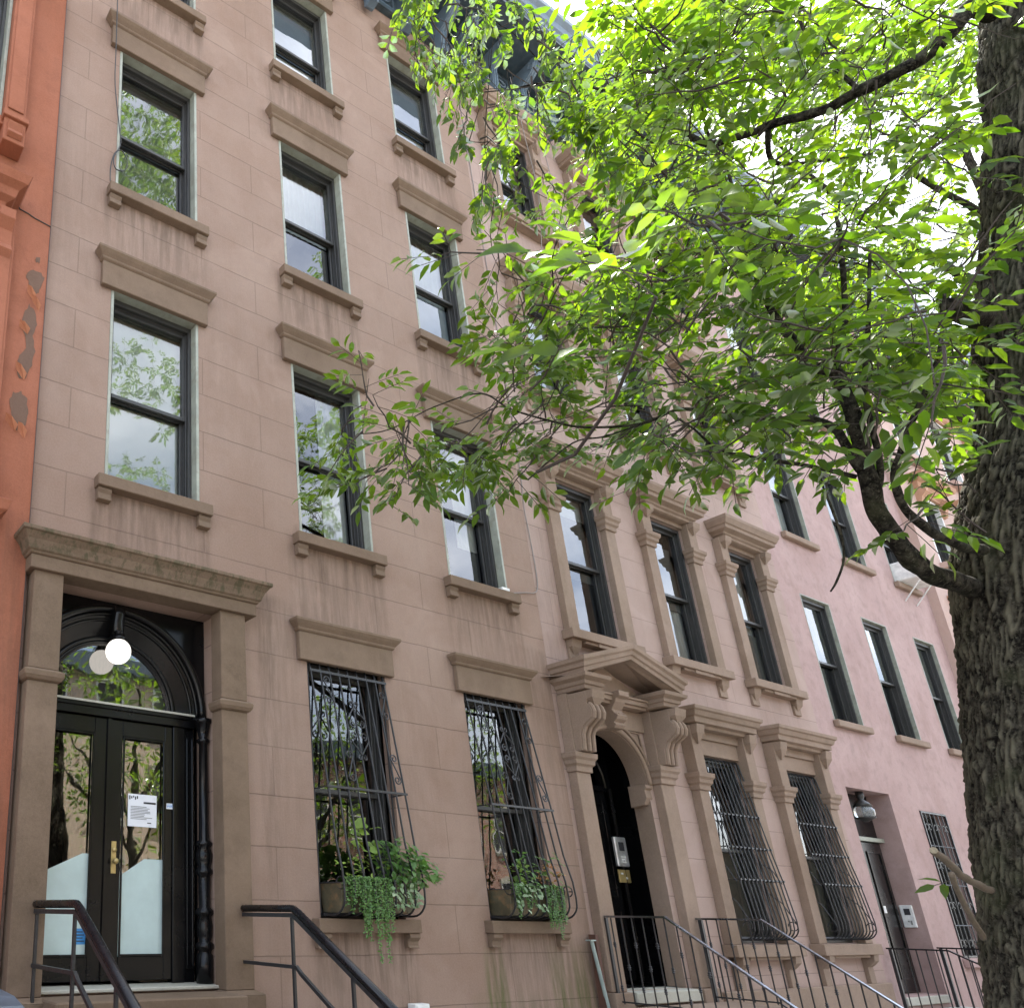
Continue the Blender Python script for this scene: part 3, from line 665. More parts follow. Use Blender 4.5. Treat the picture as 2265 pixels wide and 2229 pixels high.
def console(xa, xb):
    w_ = xb - xa; m = MB()
    prof = [(-.12, 3.98), (-.33, 3.98), (-.335, 3.9), (-.33, 3.84), (-.36, 3.80), (-.375, 3.74), (-.36, 3.68), (-.31, 3.645), (-.25, 3.60), (-.21, 3.52), (-.195, 3.34), (-.12, 3.34)]
    m.extrude_x(xa + .015, xb - .015, prof)
    for t in (.18, .5, .82):
        m.tube([(xa + w_ * t, y - .008, z) for y, z in prof[3:11]], .024, 6)
    pendant(m, xa + .02, xb - .02, 3.98, .33, .19)
    return m.build('console', 'trim2', case, bevel=.003)
console(8.06, 8.32); console(9.62, 9.88)
# pediment: end blocks, raking cornice, tympanum
pd = MB()
layers = [(.34, 4.0), (.36, 4.01), (.365, 4.05), (.385, 4.06), (.39, 4.10), (.40, 4.105)]
for xa, xb in ((8.10, 8.36), (9.58, 9.84)):
    pd.cornice(xa, xb, [(p - .02 + .0, z) for p, z in layers] + [(.42, 4.13), (.43, 4.17), (.40, 4.18)])
rk = [(.30, 0), (.395, 0), (.40, .045), (.42, .055), (.425, .10), (.45, .12), (.455, .165), (.0, .20)]
xl, xr, xm_, zl, za_ = 7.62 + .36, 10.32 - .36, 8.97, 4.18, 4.47
k = len(pd.v); nn = len(rk)
for X, Z, e in ((xl, zl, -1), (xm_, za_, 0), (xr, zl, 1)):
    for p, z in rk: pd.v.append((X + e * (p - .45) * 1.0, -p, Z + z))
for s_ in range(2):
    for i in range(nn - 1): a = k + s_ * nn + i; pd.f.append((a, a + 1, a + nn + 1, a + nn))
# returns to the wall
for e, base, X in ((-1, k, xl), (1, k + 2 * nn, xr)):
    kk = len(pd.v)
    for p, z in rk: pd.v.append((X + e * (p - .45), 0.0, zl + z))
    for i in range(nn - 1): pd.f.append((base + i, base + i + 1, kk + i + 1, kk + i))
    pd.f.append(tuple(base + i for i in range(nn)))
kk = len(pd.v)   # underside
pd.v += [(xl - .15, 0, zl), (xm_, 0, za_), (xr + .15, 0, zl)]
pd.f += [(k, k + nn, kk + 1, kk), (k + nn, k + 2 * nn, kk + 2, kk + 1)]
pd.box(8.40, 9.56, -.16, 0, 4.02, 4.075); pd.box(8.40, 9.56, -.13, 0, 3.985, 4.0195); pd.box(8.40, 9.56, -.18, 0, 4.0755, 4.10)
pd.extrude_y(-.05, -.001, [(8.15, 4.10), (9.8, 4.10), (xm_, 4.47)])
pd.build('pediment', 'trim2', case, bevel=.002)
# recessed black doors of house two
m = MB(); m.add([(8.1, .2, .92), (9.75, .2, .92), (9.75, 1.0, .92), (8.1, 1.0, .92), (8.1, .2, 3.9), (9.75, .2, 3.9), (9.75, 1.0, 3.9), (8.1, 1.0, 3.9)], [(0, 1, 2, 3), (4, 5, 6, 7), (1, 2, 6, 5), (0, 3, 7, 4), (3, 2, 6, 7)])
m.build('door_recess', 'black', h2)
for xa, xb in ((8.36, 8.92), (8.94, 9.50)):
    m = MB(); m.box(xa, xb, .52, .56, .95, 3.10); m.frame(xa + .08, xb - .08, 1.1, 1.7, .505, .52, .03); m.frame(xa + .08, xb - .08, 1.85, 2.95, .505, .52, .03); m.build('door', 'black', h2, bevel=.004)
m = MB(); arch_sheet(m, DCX, DSP + .02, .5, 8.3, 9.6, 3.9, .5, .56); m.tube([(DCX + .53 * cos(pi * i / 24), .48, DSP + .02 + .53 * sin(pi * i / 24)) for i in range(25)], .02, 6)
for sx_ in (-.57, -.02, .55): m.tube([(DCX + sx_, .44, .95), (DCX + sx_, .44, 3.12)], .022, 8)
m.box(8.34, 9.52, .47, .56, 3.09, 3.15); m.build('door_frame', 'black', h2)
m = MB(); m.box(8.35, 9.51, -.16, .5, .80, .915); m.build('door_sill', 'marble', h2, bevel=.008)
m = MB(); m.box(7.98 + .03, 9.95, -.75, -.14, .5, .78)
for i in range(5): m.box(8.01, 9.95, -.75 - .27 * (i + 1), -.75 - .27 * i, 0, .62 - .145 * i)
m.build('stoop', 'trim2', h2, bevel=.01)
roof_cornice(h2, X2A + .002, X2B - .002, 14.05, 14.62, [8.72 + .70 * i - .7 for i in range(9)])

# ------------------------------------------------------------------ house three: rose stucco
X3A, X3B = 14.215, 20.45
h3 = thing('row_house', (17.3, 0, 0), 'rose pink stucco row house with plain sills and a deep square door recess', 'house', 'row houses along the street')
C3 = [(14.85, 15.83), (16.95, 17.92), (19.0, 19.90)]
F3z = [(4.57, 6.70), (7.80, 9.75), (10.9, 12.75)]
holes = [(a, b, c, d) for c, d in F3z for a, b in C3] + [(16.95, 17.9, 1.13, 3.35), (19.0, 19.9, 1.13, 3.35), (14.6, 16.0, .66, 3.53, .29)]
def stain3(x, z): return (.25 if abs(z - 3.9) < .5 else .05, 0)
m, at = facade(X3A, X3B - .001, 0, 14.7, holes, y=.008, step=.4, stain=stain3, depth=.16)
m.build('wall', 'wall3', h3, attr=at)
k = 0
for c, d in F3z:
    for i, (a, b) in enumerate(C3):
        window(h3, a, b, c, d, y=.008, panning='panning', fr='dark', rec=.05, pw=.02, blind=[('curtainR', 'curtain', 0, 1)] if (i + k) % 2 else None, seed=60 + k); k += 1
        m = MB(); m.box(a - .07, b + .09, -.07, .008, c - .11, c); m.build('sill', 'trim2', h3, bevel=.012)
for a, b in ((16.95, 17.9), (19.0, 19.9)):
    wn = window(h3, a, b, 1.13, 3.35, y=.008, panning=None, rec=.12, seed=80)
    m = MB(); m.frame(a, b, 1.14, 3.34, -.01, .01, .025)
    for j in range(1, 6): x = a + (b - a) * j / 6; m.tube([(x, 0, 1.15), (x, 0, 3.33)], .008, 5)
    for z in (1.6, 2.2, 2.8): m.tube([(a, 0, z), (b, 0, z)], .008, 5)
    for z in (1.35, 1.9, 2.5, 3.1):
        for j in (1, 3, 5):
            x = a + (b - a) * j / 6
            for s_ in (-1, 1): m.tube([(x + s_ * (.06 + .045 * cos(t)), 0, z + .045 * sin(t)) for t in [q_ * pi / 5 for q_ in range(9)]], .007, 4)
    m.build('window_grille', 'iron', h3)
    m = MB(); m.box(a - .07, b + .09, -.07, .008, 1.0, 1.13); m.build('sill', 'wall3', h3, bevel=.012)
m = MB(); m.box(14.5, 16.1, .30, .34, .6, 3.6); m.build('door_wall', 'black', h3)
m = MB(); m.box(14.72, 15.88, .25, .298, .68, 2.78); m.frame(14.8, 15.25, .85, 2.65, .235, .25, .03); m.frame(15.35, 15.8, .85, 2.65, .235, .25, .03); m.build('door', 'black', h3, bevel=.004)
m = MB(); m.box(14.605, 15.995, .22, .298, 2.80, 2.86); m.build('transom', 'panning', h3)
m = MB(); m.box(14.6, 16.0, -.03, .295, .55, .655); m.build('door_sill', 'marble', h3, bevel=.008)
m = MB(); m.box(14.4, 16.2, -.68, -.04, .0, .5)
for i in range(3): m.box(14.4, 16.2, -.68 - .27 * (i + 1), -.68 - .27 * i, 0, .36 - .13 * i)
m.build('stoop', 'concrete', h3, bevel=.01)
roof_cornice(h3, X3A + .002, X3B - .002, 13.9, 14.4, [14.6 + .75 * i for i in range(8)])

# ------------------------------------------------------------------ house four: cream pink with rusty trim, seen past the rose house
X4A, X4B = 20.45, 27.5
h4 = thing('row_house', (24, 0, 0), 'cream pink row house with rusty bracketed window hoods beyond the rose pink house', 'house', 'row houses along the street')
C4 = [(21.25, 22.3), (23.6, 24.65), (25.8, 26.8)]
F4z = [(1.4, 3.6), (5.0, 7.5), (8.65, 10.3), (11.25, 13.1)]
holes = [(a, b, c, d) for c, d in F4z for a, b in C4]
m, at = facade(X4A, X4B, 0, 15, holes, y=-.14, step=1., depth=.16)
m.build('wall', 'wall4', h4, attr=at)
k = 0
for c, d in F4z:
    for a, b in C4:
        window(h4, a, b, c, d, y=-.14, panning='white', rec=.08, pw=.05, seed=90 + k, blind=[('curtain', 'curtain', 0, 1)] if k % 2 else None); k += 1
        m = MB(); m.cornice(a - .12, b + .12, [(.05, d + .05), (.10, d + .10), (.12, d + .2), (.25, d + .26), (.28, d + .36), (0, d + .42)], yw=-.14); m.box(a - .12, b + .12, -.19, -.14, d, d + .05)
        hd = m.build('hood', 'rust4', h4)
        for xb in (a - .14, b - .02):
            q = MB(); q.extrude_x(xb, xb + .14, [(-.14, d + .05), (-.33, d + .05), (-.33, d - .05), (-.24, d - .14), (-.2, d - .3), (-.14, d - .32)]); q.build('bracket', 'rust4', hd)
        m = MB(); m.box(a - .1, b + .1, -.28, -.14, c - .12, c); m.build('sill', 'wall4', h4)
roof_cornice(h4, X4A + .002, X4B, 14.2, 14.7, [20.9 + .8 * i for i in range(8)])
for i_, xx in enumerate((30.6, 37.2)):
    hx = thing('row_house', (xx, 0, 0), ['brown row house standing after the cream pink house', 'last brown row house at the far end of the row'][i_], 'house', 'row houses along the street')
    A_, B_ = xx - 3.1 + .001, xx + 3.49
    cc = [(A_ + .6 + 2.1 * j, A_ + 1.6 + 2.1 * j) for j in range(3)]
    m, at = facade(A_, B_, 0, 14.6, [(a, b, c, d) for c, d in F4z for a, b in cc], y=.01, step=1.5, depth=.14); m.build('wall', 'wall1', hx, attr=at)
    for c, d in F4z:
        for a, b in cc: window(hx, a, b, c, d, y=.01, panning='panning', seed=3)
    roof_cornice(hx, A_, B_, 13.9, 14.4, [A_ + .5 + .8 * i for i in range(7)])

# ------------------------------------------------------------------ house zero: orange red, cut by the left edge
X0A, X0B = -4.8, 1.72
h0 = thing('row_house', (-1.5, 0, 0), 'orange red stucco row house with peeling paint at the left edge', 'house', 'row houses along the street')
C0 = [(-4.1, -3.1), (-1.98, -.95), (.15, 1.17)]
F0z = [(4.9, 7.1), (8.4, 10.6), (11.6, 13.4)]
holes = [(a, b, c, d) for c, d in F0z for a, b in C0] + [(-1.98, -.95, 1.5, 3.8), (.15, 1.17, 1.5, 3.8)]
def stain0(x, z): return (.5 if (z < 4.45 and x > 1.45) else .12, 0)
m, at = facade(X0A, X0B - .004, 0, 14.9, holes, y=-.06, step=.2, stain=stain0, depth=.2)
m.build('wall', 'wall0', h0, attr=at)
for k, (c, d) in enumerate(F0z):
    for a, b in C0:
        window(h0, a, b, c, d, y=-.06, panning='panning', rec=.12, seed=k)
        y_ = -.06
        for xa in (a - .2, b + .002):
            m = MB(); m.box(xa, xa + .2, y_ - .10, y_, c, d + .02); m.box(xa + .025, xa + .175, y_ - .115, y_ - .10, c + .15, d - .2)
            m.box(xa - .01, xa + .19, y_ - .17, y_, c - .32, c); m.box(xa - .03, xa + .21, y_ - .20, y_, c - .06, c - .0)
            m.extrude_x(xa + .02, xa + .16, [(y_ - .17, c - .1), (y_ - .215, c - .13), (y_ - .19, c - .2), (y_ - .215, c - .25), (y_ - .17, c - .28)]); m.build('pilaster', 'wall0', h0, bevel=.006)
        m = MB(); m.box(a - .2, b + .2, y_ - .08, y_, d + .02, d + .2)
        s_ = m.build('lintel', 'wall0', h0, bevel=.006)
        m = MB(); m.cornice(a - .01, b + .01, [(.06, d + .2), (.12, d + .22), (.14, d + .30), (.2, d + .33), (.22, d + .40), (.28, d + .44), (.31, d + .52), (.0, d + .58)], yw=y_)
        for xa in (a - .18, b + .03): m.extrude_x(xa, xa + .14, [(y_, d + .2), (y_ - .2, d + .2), (y_ - .2, d + .1), (y_ - .13, d + .02), (y_ - .12, d - .12), (y_ - .16, d - .2), (y_ - .10, d - .28), (y_, d - .28)])
        m.build('hood', 'wall0', s_, bevel=.004)
        m = MB(); m.box(a, b, y_ - .12, y_, c - .1, c - .002); m.build('sill', 'wall0', h0)
m = MB(); m.cornice(-.1, 1.33, [(.05, 4.28), (.12, 4.32), (.14, 4.40), (.2, 4.44), (.22, 4.52), (0, 4.60)], yw=-.06); m.box(1.15, 1.36, -.14, -.06, 1.2, 4.28)
m.build('door_hood', 'wall0', h0, bevel=.004)
# peeled patches: bare render with curling flakes of paint
def flake(pts, curl):
    R2 = []
    for i_ in range(len(pts)):
        a_, b_ = pts[i_], pts[(i_ + 1) % len(pts)]
        for t_ in (0, .33, .66): j_ = .007; R2.append((a_[0] + (b_[0] - a_[0]) * t_ + rf.uniform(-j_, j_), a_[1] + (b_[1] - a_[1]) * t_ + rf.uniform(-j_, j_) * 1.6))
    pts = R2; q = MB(); q.v = [(x, -.0635, z) for x, z in pts]; q.f = [tuple(range(len(pts)))]; o = q.build('bare_patch', 'flake', h0)
    for (xa, za), (xb, zb), o_ in curl:
        c = MB(); c.add([(xa, -.064, za), (xb, -.064, zb), (xb + .01, -.10, zb + o_), ((xa + xb) / 2 - .01, -.125, (za + zb) / 2 + o_ * 1.1), (xa - .01, -.10, za + o_)], [(0, 1, 2, 3, 4)]); c.build('paint_curl', 'paint0', o)
rf = random.Random(4)
for pts, curls in (
    ([(1.60, 7.10), (1.635, 7.10), (1.64, 7.04), (1.60, 7.035)], []),
    ([(1.555, 6.93), (1.64, 6.95), (1.69, 6.90), (1.665, 6.78), (1.64, 6.70), (1.60, 6.62), (1.545, 6.68), (1.56, 6.78), (1.53, 6.84)], [((1.545, 6.68), (1.61, 6.60), .05)]),
    ([(1.57, 6.56), (1.63, 6.50), (1.66, 6.38), (1.63, 6.25), (1.655, 6.10), (1.64, 5.95), (1.60, 5.80), (1.54, 5.78), (1.50, 5.88), (1.53, 6.0), (1.57, 6.10), (1.555, 6.24), (1.50, 6.30), (1.53, 6.42)], [((1.50, 5.86), (1.58, 5.77), .05), ((1.50, 6.29), (1.58, 6.24), .04), ((1.60, 6.6), (1.66, 6.52), .04)]),
    ([(1.49, 5.62), (1.56, 5.66), (1.62, 5.60), (1.635, 5.48), (1.62, 5.36), (1.57, 5.28), (1.52, 5.30), (1.50, 5.42), (1.47, 5.52)], [((1.45, 5.34), (1.54, 5.26), .05), ((1.56, 5.28), (1.62, 5.22), .06)])):
    flake(pts, curls)
m = MB(); m.tube([(1.36, -.064, 7.62), (1.42, -.064, 7.55), (1.50, -.064, 7.54), (1.56, -.064, 7.52), (1.715, -.064, 7.50)], .006, 5); m.build('crack', 'dark', h0)
m = MB(); m.box(X0B - .0045, X0B - .0005, -.066, -.055, 1.2, 14.6); m.build('party_joint', 'dark', h0)
m = MB(); m.box(-1.3, 1.52, -2.6, -.2, 0, .02)
for i in range(4): m.box(-1.3, 1.45, -.45 - .3 * (i + 1), -.45 - .3 * i, .02, .62 - .15 * i)
m.box(-1.3, 1.45, -.45, -.061, .02, .75); m.build('stoop', 'wall0', h0)
roof_cornice(h0, X0A, X0B - .002, 14.2, 14.62, [-4.4 + .75 * i for i in range(8)])
# ------------------------------------------------------------------ window grilles
def belly(t, zt, zb, y0, mids):
    """profile (y,z) of a bellied bar: slanting out, bulging, curling back under"""
    pts = [(y0, zt)] + mids
    zc = zb + .155; yb = mids[-1][0]
    pts += [(yb - .17 * 0 + .17 * (1 - cos(a)) * .9, zc - .15 * sin(a)) for a in [pi / 2 * i / 6 for i in range(1, 7)]] + [(-.01, zb + .004)]
    return pts
def grille_h1(xa, xb, zt, zb, n=9):
    m = MB(); prof = belly(0, zt, zb, .02, [(.0, zt - .1), (-.145, 2.655), (-.20, 2.2), (-.255, 1.95), (-.265, 1.80)])
    for i in range(n):
        x = xa + .02 + (xb - xa - .04) * i / (n - 1)
        m.tube([(x, y, z) for y, z in prof], .009, 6)
    m.box(xa, xb, -.012, .006, zt - .112, zt - .088); m.box(xa, xb, -.158, -.138, 2.645, 2.665)
    for x in (xa + .01, xb - .01):
        m.tube([(x, -.148, 2.655), (x, .04, 2.655)], .007, 6); m.tube([(x, .03, zt), (x, .03, zb)], .008, 6)
        m.tube([(x, -.225, 1.86), (x, .03, 1.86)], .006, 6)
    m.box(xa, xb, -.02, .02, zb, zb + .02)
    root = m.build('window_grille', 'iron', h1, smooth=False)
    def at(u, z):       # point on the slanting upper plane
        t = (zt - .1 - z) / (zt - .1 - 2.655); return (xa + .02 + (xb - xa - .04) * u, -.145 * t - .009, z)
    def plane(pts, r=.0068): q.tube([at(u, z) for u, z in pts], r, 5)
    q = MB(); W_ = xb - xa - .04; sp = 1 / (n - 1)
    def curl(u0, z0, r, a0, turns, r1=.25):      # a small flat scroll lying in the slanting plane
        return [(u0 + r * (1 - (1 - r1) * i / 14) * cos(a0 + turns * 2 * pi * i / 14) / W_, z0 + r * (1 - (1 - r1) * i / 14) * sin(a0 + turns * 2 * pi * i / 14)) for i in range(15)]
    for ua, za, fl in ((1.5 * sp, 3.56, 1), (7.5 * sp - .01, 3.50, -1), (2.6 * sp, 2.86, -1), (7.4 * sp, 2.88, 1)):
        r_ = .042; top = curl(ua, za + .10, r_, -pi / 2 - fl * pi / 2, -1.25 * fl); bot = curl(ua, za - .10, r_, pi / 2 - fl * pi / 2, -1.25 * fl)
        plane(list(reversed(top)) + bot); q.build('scroll', 'iron', root); q = MB()
    um = .5; zc = 3.21; dw = sp
    for s_ in (-1, 1):
        for t_ in (-1, 1):
            plane([(um, zc + t_ * .235), (um + s_ * dw * .95, zc + t_ * .10)])
            plane(curl(um + s_ * dw * .48, zc + t_ * .055, .040, (pi / 2 if t_ > 0 else -pi / 2), s_ * t_ * -1.2))
            plane(curl(um + s_ * .028 / W_, zc + t_ * .262, .026, -t_ * pi / 2, s_ * t_ * .9))
    q.build('diamond_scroll', 'iron', root)
    q = MB()
    for x in (xa + .04, xb - .04, xb - .16):
        q.tube([(x, -.20 + .05 * cos(a), 1.86 + .05 * sin(a)) for a in [i * pi / 6 for i in range(13)]], .006, 5)
    q.build('scroll_rings', 'iron', root)
    return root
grille_h1(4.50, 5.44, 3.84, 1.60); grille_h1(6.555, 7.49, 3.84, 1.60)
def grille_h2(xa, xb, zt=3.58, zb=1.40, n=12):
    m = MB(); prof = belly(0, zt, zb, .02, [(-.02, zt - .03), (-.11, 2.86), (-.16, 2.46), (-.215, 2.08), (-.26, 1.62)])
    for i in range(n):
        x = xa + .02 + (xb - xa - .04) * i / (n - 1); m.tube([(x, y, z) for y, z in prof], .0078, 5)
        for (yy, zz) in ((-.112, 2.86), (-.162, 2.46), (-.217, 2.08)): m.box(x - .012, x + .012, yy - .014, yy + .008, zz - .012, zz + .012)
    for (yy, zz) in ((-.112, 2.86), (-.162, 2.46), (-.217, 2.08)):
        m.tube([(xa, .0, zz), (xa, yy, zz), (xb, yy, zz), (xb, .0, zz)], .007, 5)
    m.tube([(xa, .0, 1.42), (xb, .0, 1.42)], .01, 5); m.tube([(xa, .01, zt), (xb, .01, zt)], .008, 5)
    for x in (xa, xb):
        m.tube([(x, .0, zt), (x, .0, 1.4)], .008, 5)
        for z0_, y0_, z1_ in ((2.3, -.19, 2.05), (1.95, -.24, 1.6)): m.tube([(x, -.02, z0_), (x, y0_ * .6, (z0_ + z1_) / 2 + .05), (x, y0_, z1_)], .006, 5)
        m.tube([(x, -.20 + .05 * cos(a), 1.56 + .05 * sin(a)) for a in [i * pi / 6 for i in range(11)]], .006, 5)
    return m.build('window_grille', 'iron', h2)
for a, b in GX: grille_h2(a + .0, b - .0)

# ------------------------------------------------------------------ stair railings
def rail_h1(x, y0, label):
    t = thing('stair_railing', (x, y0, 1.06), label, 'railing', 'railings beside the steps')
    yb = y0 - .70; L_ = 2.2; dz = .63; zt = 1.645; zm = 1.265
    def slope(z, d): return (x, yb - d, z - dz * d)
    m = MB(); m.tube([(x, y0, zt), (x, yb + .04, zt), (x, yb + .01, zt - .003), slope(zt, .05), slope(zt, L_)], .026, 10)
    m.build('handrail', 'rail', t, smooth=True)
    m = MB(); m.tube([(x, y0 + .0, zt - .045), (x, yb + .02, zt - .045), slope(zt - .05, .03), slope(zt - .05, L_)], .02, 4)
    m.tube([(x, y0, zm), (x, yb, zm), slope(zm - .01, .05), slope(zm - .01, L_)], .017, 4); m.build('rail_bar', 'iron', t)
    for yy in (y0 - .03, yb + .03, yb - .55, yb - 1.3):
        d = max(0, yb - yy); m = MB(); m.tube([(x, yy, zt - .06 - dz * d), (x, yy, max(.2, .95 - dz * d * 1.1))], .014, 4); m.build('post', 'iron', t)
rail_h1(1.92, -.16, 'thick black handrail on two bars left of the glazed black doors')
rail_h1(3.60, -.07, 'thick black handrail on two bars between the glazed doors and the first flower box')
def rail_bal(x, y0, zt, flat, dz, L_, label, n1, knob=True, base=None):
    t = thing('stair_railing', (x, y0, zt - .8), label, 'railing', 'railings beside the steps')
    yb = y0 - flat; m = MB()
    m.box(x - .02, x + .02, yb, y0, zt - .012, zt + .008)
    k = len(m.v)
    for d in (0, L_):
        for sx_, sz_ in ((-.02, -.012), (.02, -.012), (.02, .008), (-.02, .008)): m.v.append((x + sx_, yb - d, zt + sz_ - dz * d))
    m.f += [(k, k + 1, k + 5, k + 4), (k + 1, k + 2, k + 6, k + 5), (k + 2, k + 3, k + 7, k + 6), (k + 3, k, k + 4, k + 7), (k + 4, k + 5, k + 6, k + 7)]
    e = (x, yb - L_, zt - dz * L_)
    m.tube([(x, e[1] + .02 - .04 * sin(a) - .0, e[2] - .045 + .045 * cos(a)) for a in [i * pi / 6 for i in range(9)]], .012, 5)
    m.build('handrail', 'railtop' if knob else 'rail', t)
    m = MB(); hb = .80; m.tube([(x, y0, zt - hb), (x, yb, zt - hb), (x, yb - L_, zt - hb - dz * L_)], .011, 4); m.build('bottom_bar', 'iron', t)
    j = 0; yy = y0 - .10
    while yy > yb - L_ + .05:
        d = max(0, yb - yy); top = zt - .012 - dz * d; bot = zt - hb - dz * d - .02
        m = MB(); m.tube([(x, yy, bot), (x, yy, top)], .0075, 6)
        if knob:
            for f_ in ((.62, .12) if j % 2 == 0 else (.36,)):
                z_ = bot + (top - bot) * f_ + .05; m.lathe((x, yy, z_), [(.008, -.028), (.014, -.02), (.009, -.008), (.019, 0), (.009, .008), (.014, .02), (.008, .028)], 8)
        m.build('baluster', 'iron', t); yy -= .105; j += 1
    for yy in (y0 - .04, yb - L_ * .98):
        d = max(0, yb - yy); m = MB(); m.box(x - .018, x + .018, yy - .018, yy + .018, max(0.02, zt - 1.5 - dz * d), zt - .013 - dz * d); m.build('post', 'iron', t)
rail_bal(8.13, -.06, 1.637, .64, .765, 1.25, 'slim black baluster railing left of the pedimented arched doorway', 6)
rail_bal(9.78, -.10, 1.63, .64, .765, 1.25, 'slim black baluster railing between the pedimented doorway and the first caged window', 6)
rail_bal(14.42, -.02, 1.29, .64, .58, 1.0, 'plain black baluster railing left of the deep square door recess', 5, False)
rail_bal(15.92, -.06, 1.29, .60, .58, 1.0, 'plain black baluster railing right of the deep square door recess', 5, False)

# ------------------------------------------------------------------ lamp, intercoms, notices, wires, bin, boxes
lt = thing('globe_lamp', (2.60, .10, 3.60), 'lit round white globe lamp hanging under the black arch', 'lamp')
m = MB(); m.ball((2.60, .10, 3.615), .105, 16); m.build('globe', 'lit', lt, smooth=True)
m = MB(); m.lathe((2.60, .10, 3.705), [(.06, 0), (.062, .02), (.05, .05), (.03, .06), (.045, .065), (.045, .08)], 16); m.build('fitting', 'black', lt, smooth=True)

ic = thing('intercom', (9.45, .44, 2.2), 'tall steel intercom panel between the black doors under the pediment', 'intercom')
m = MB(); m.box(9.34, 9.56, .40, .44, 2.20, 2.54); m.build('panel', 'steel', ic, bevel=.01)
m = MB(); m.box(9.40, 9.49, .392, .3995, 2.38, 2.48); m.build('screen', 'ink', ic)
m = MB()
for i in range(3):
    for j in range(3): m.box(9.41 + i * .03, 9.43 + i * .03, .392, .3995, 2.24 + j * .03, 2.26 + j * .03)
m.build('keypad', 'white', ic)
bp = thing('brass_plate', (9.45, .44, 2.0), 'small brass bell plate below the steel intercom', 'bell plate')
m = MB(); m.box(9.35, 9.56, .42, .44, 2.02, 2.165); m.build('plate', 'brass', bp, bevel=.004)
m = MB(); m.tube([(9.48, .42, 2.07), (9.48, .41, 2.07)], .014, 10); m.box(9.38, 9.42, .414, .4195, 2.11, 2.13); m.build('button', 'white', bp)
ic = thing('intercom', (15.995, .22, 1.56), 'white intercom with dark screen on the reveal of the square recess', 'intercom')
m = MB(); m.box(15.965, 15.997, .11, .265, 1.56, 1.88); m.build('panel', 'white', ic, bevel=.008)
m = MB(); m.box(15.96, 15.9645, .145, .215, 1.74, 1.83); m.build('screen', 'ink', ic)
m = MB(); m.box(15.96, 15.9645, .15, .17, 1.60, 1.66); m.box(15.96, 15.9645, .18, .20, 1.64, 1.66); m.build('button', 'greyblind', ic)
tg = MB(); tg.box(15.36, 15.44, .228, .234, 1.76, 1.86); tag(tg.build('door_notice', 'white'), 'tiny white card on the black door in the square recess', 'card')
ln = thing('wall_lantern', (15.2, .2, 3.1), 'glass lantern hanging in the square door recess of the rose house', 'lantern')
m = MB(); m.lathe((15.30, .12, 3.12), [(.09, 0), (.125, .04), (.13, .12), (.10, .17), (.05, .2)], 14); m.build('shade', 'lampglass', ln, smooth=True)
m = MB(); m.lathe((15.30, .12, 3.32), [(.12, -.02), (.08, .04), (.03, .08), (.05, .12), (.05, .2)], 12); m.lathe((15.30, .12, 3.07), [(.02, 0), (.09, .04), (.128, .055), (.128, .065)], 12); m.build('fitting', 'dark', ln, smooth=True)

nt_ = thing('door_notice', (2.9, .215, 2.2), 'white printed notice taped on the right door glass', 'notice')
m = MB(); m.add([(2.795, .250, 2.245), (3.055, .250, 2.245), (3.055, .250, 2.50), (2.795, .250, 2.50)], [(0, 1, 2, 3)]); m.build('sheet', 'paper', nt_)
m = MB(); m.box(2.935, 3.045, .2475, .2495, 2.428, 2.442)
rt = random.Random(3)
for i in range(9):
    z = 2.40 - i * .012; m.box(2.82, 2.82 + .12 + .09 * rt.random(), .248, .2495, z, z + .003)
m.box(2.97, 2.975 + .03, .248, .2495, 2.275, 2.281)
for i in range(5): m.box(2.805 + i * .017, 2.815 + i * .017, .248, .2495, 2.455 + .008 * (i % 3), 2.485 - .005 * (i % 2))
m.build('printing', 'ink', nt_)
tp = thing('door_label', (3.17, .2, 2.42), 'small white label stuck on the black frame right of the notice', 'label')
m = MB(); m.box(3.135, 3.20, .2295, .2315, 2.40, 2.445); m.build('sheet', 'paper', tp)
m = MB()
for i in range(5): m.box(3.14 + i * .012, 3.147 + i * .012, .2284, .2293, 2.412 + .004 * (i % 2), 2.428)
m.box(3.14, 3.19, .2284, .2293, 2.434, 2.437); m.build('printing', 'blue', tp)
bs = thing('door_sticker', (2.44, .215, 1.4), 'small blue sticker low on the left frosted door glass', 'sticker')
m = MB(); m.add([(2.385, .252, 1.375), (2.47, .252, 1.375), (2.47, .252, 1.485), (2.385, .252, 1.485)], [(0, 1, 2, 3)]); m.build('sheet', 'blue', bs)
m = MB()
for i in range(4): m.box(2.395, 2.46 - .012 * (i % 2), .2495, .2515, 1.395 + i * .021, 1.402 + i * .021)
m.build('printing', 'ink', bs)
wn_ = thing('door_card', (8.45, .48, 2.5), 'white upright card inside the left black door under the pediment', 'card')
m = MB(); m.box(8.36, 8.47, .485, .49, 2.55, 2.95); m.build('sheet', 'paper', wn_)

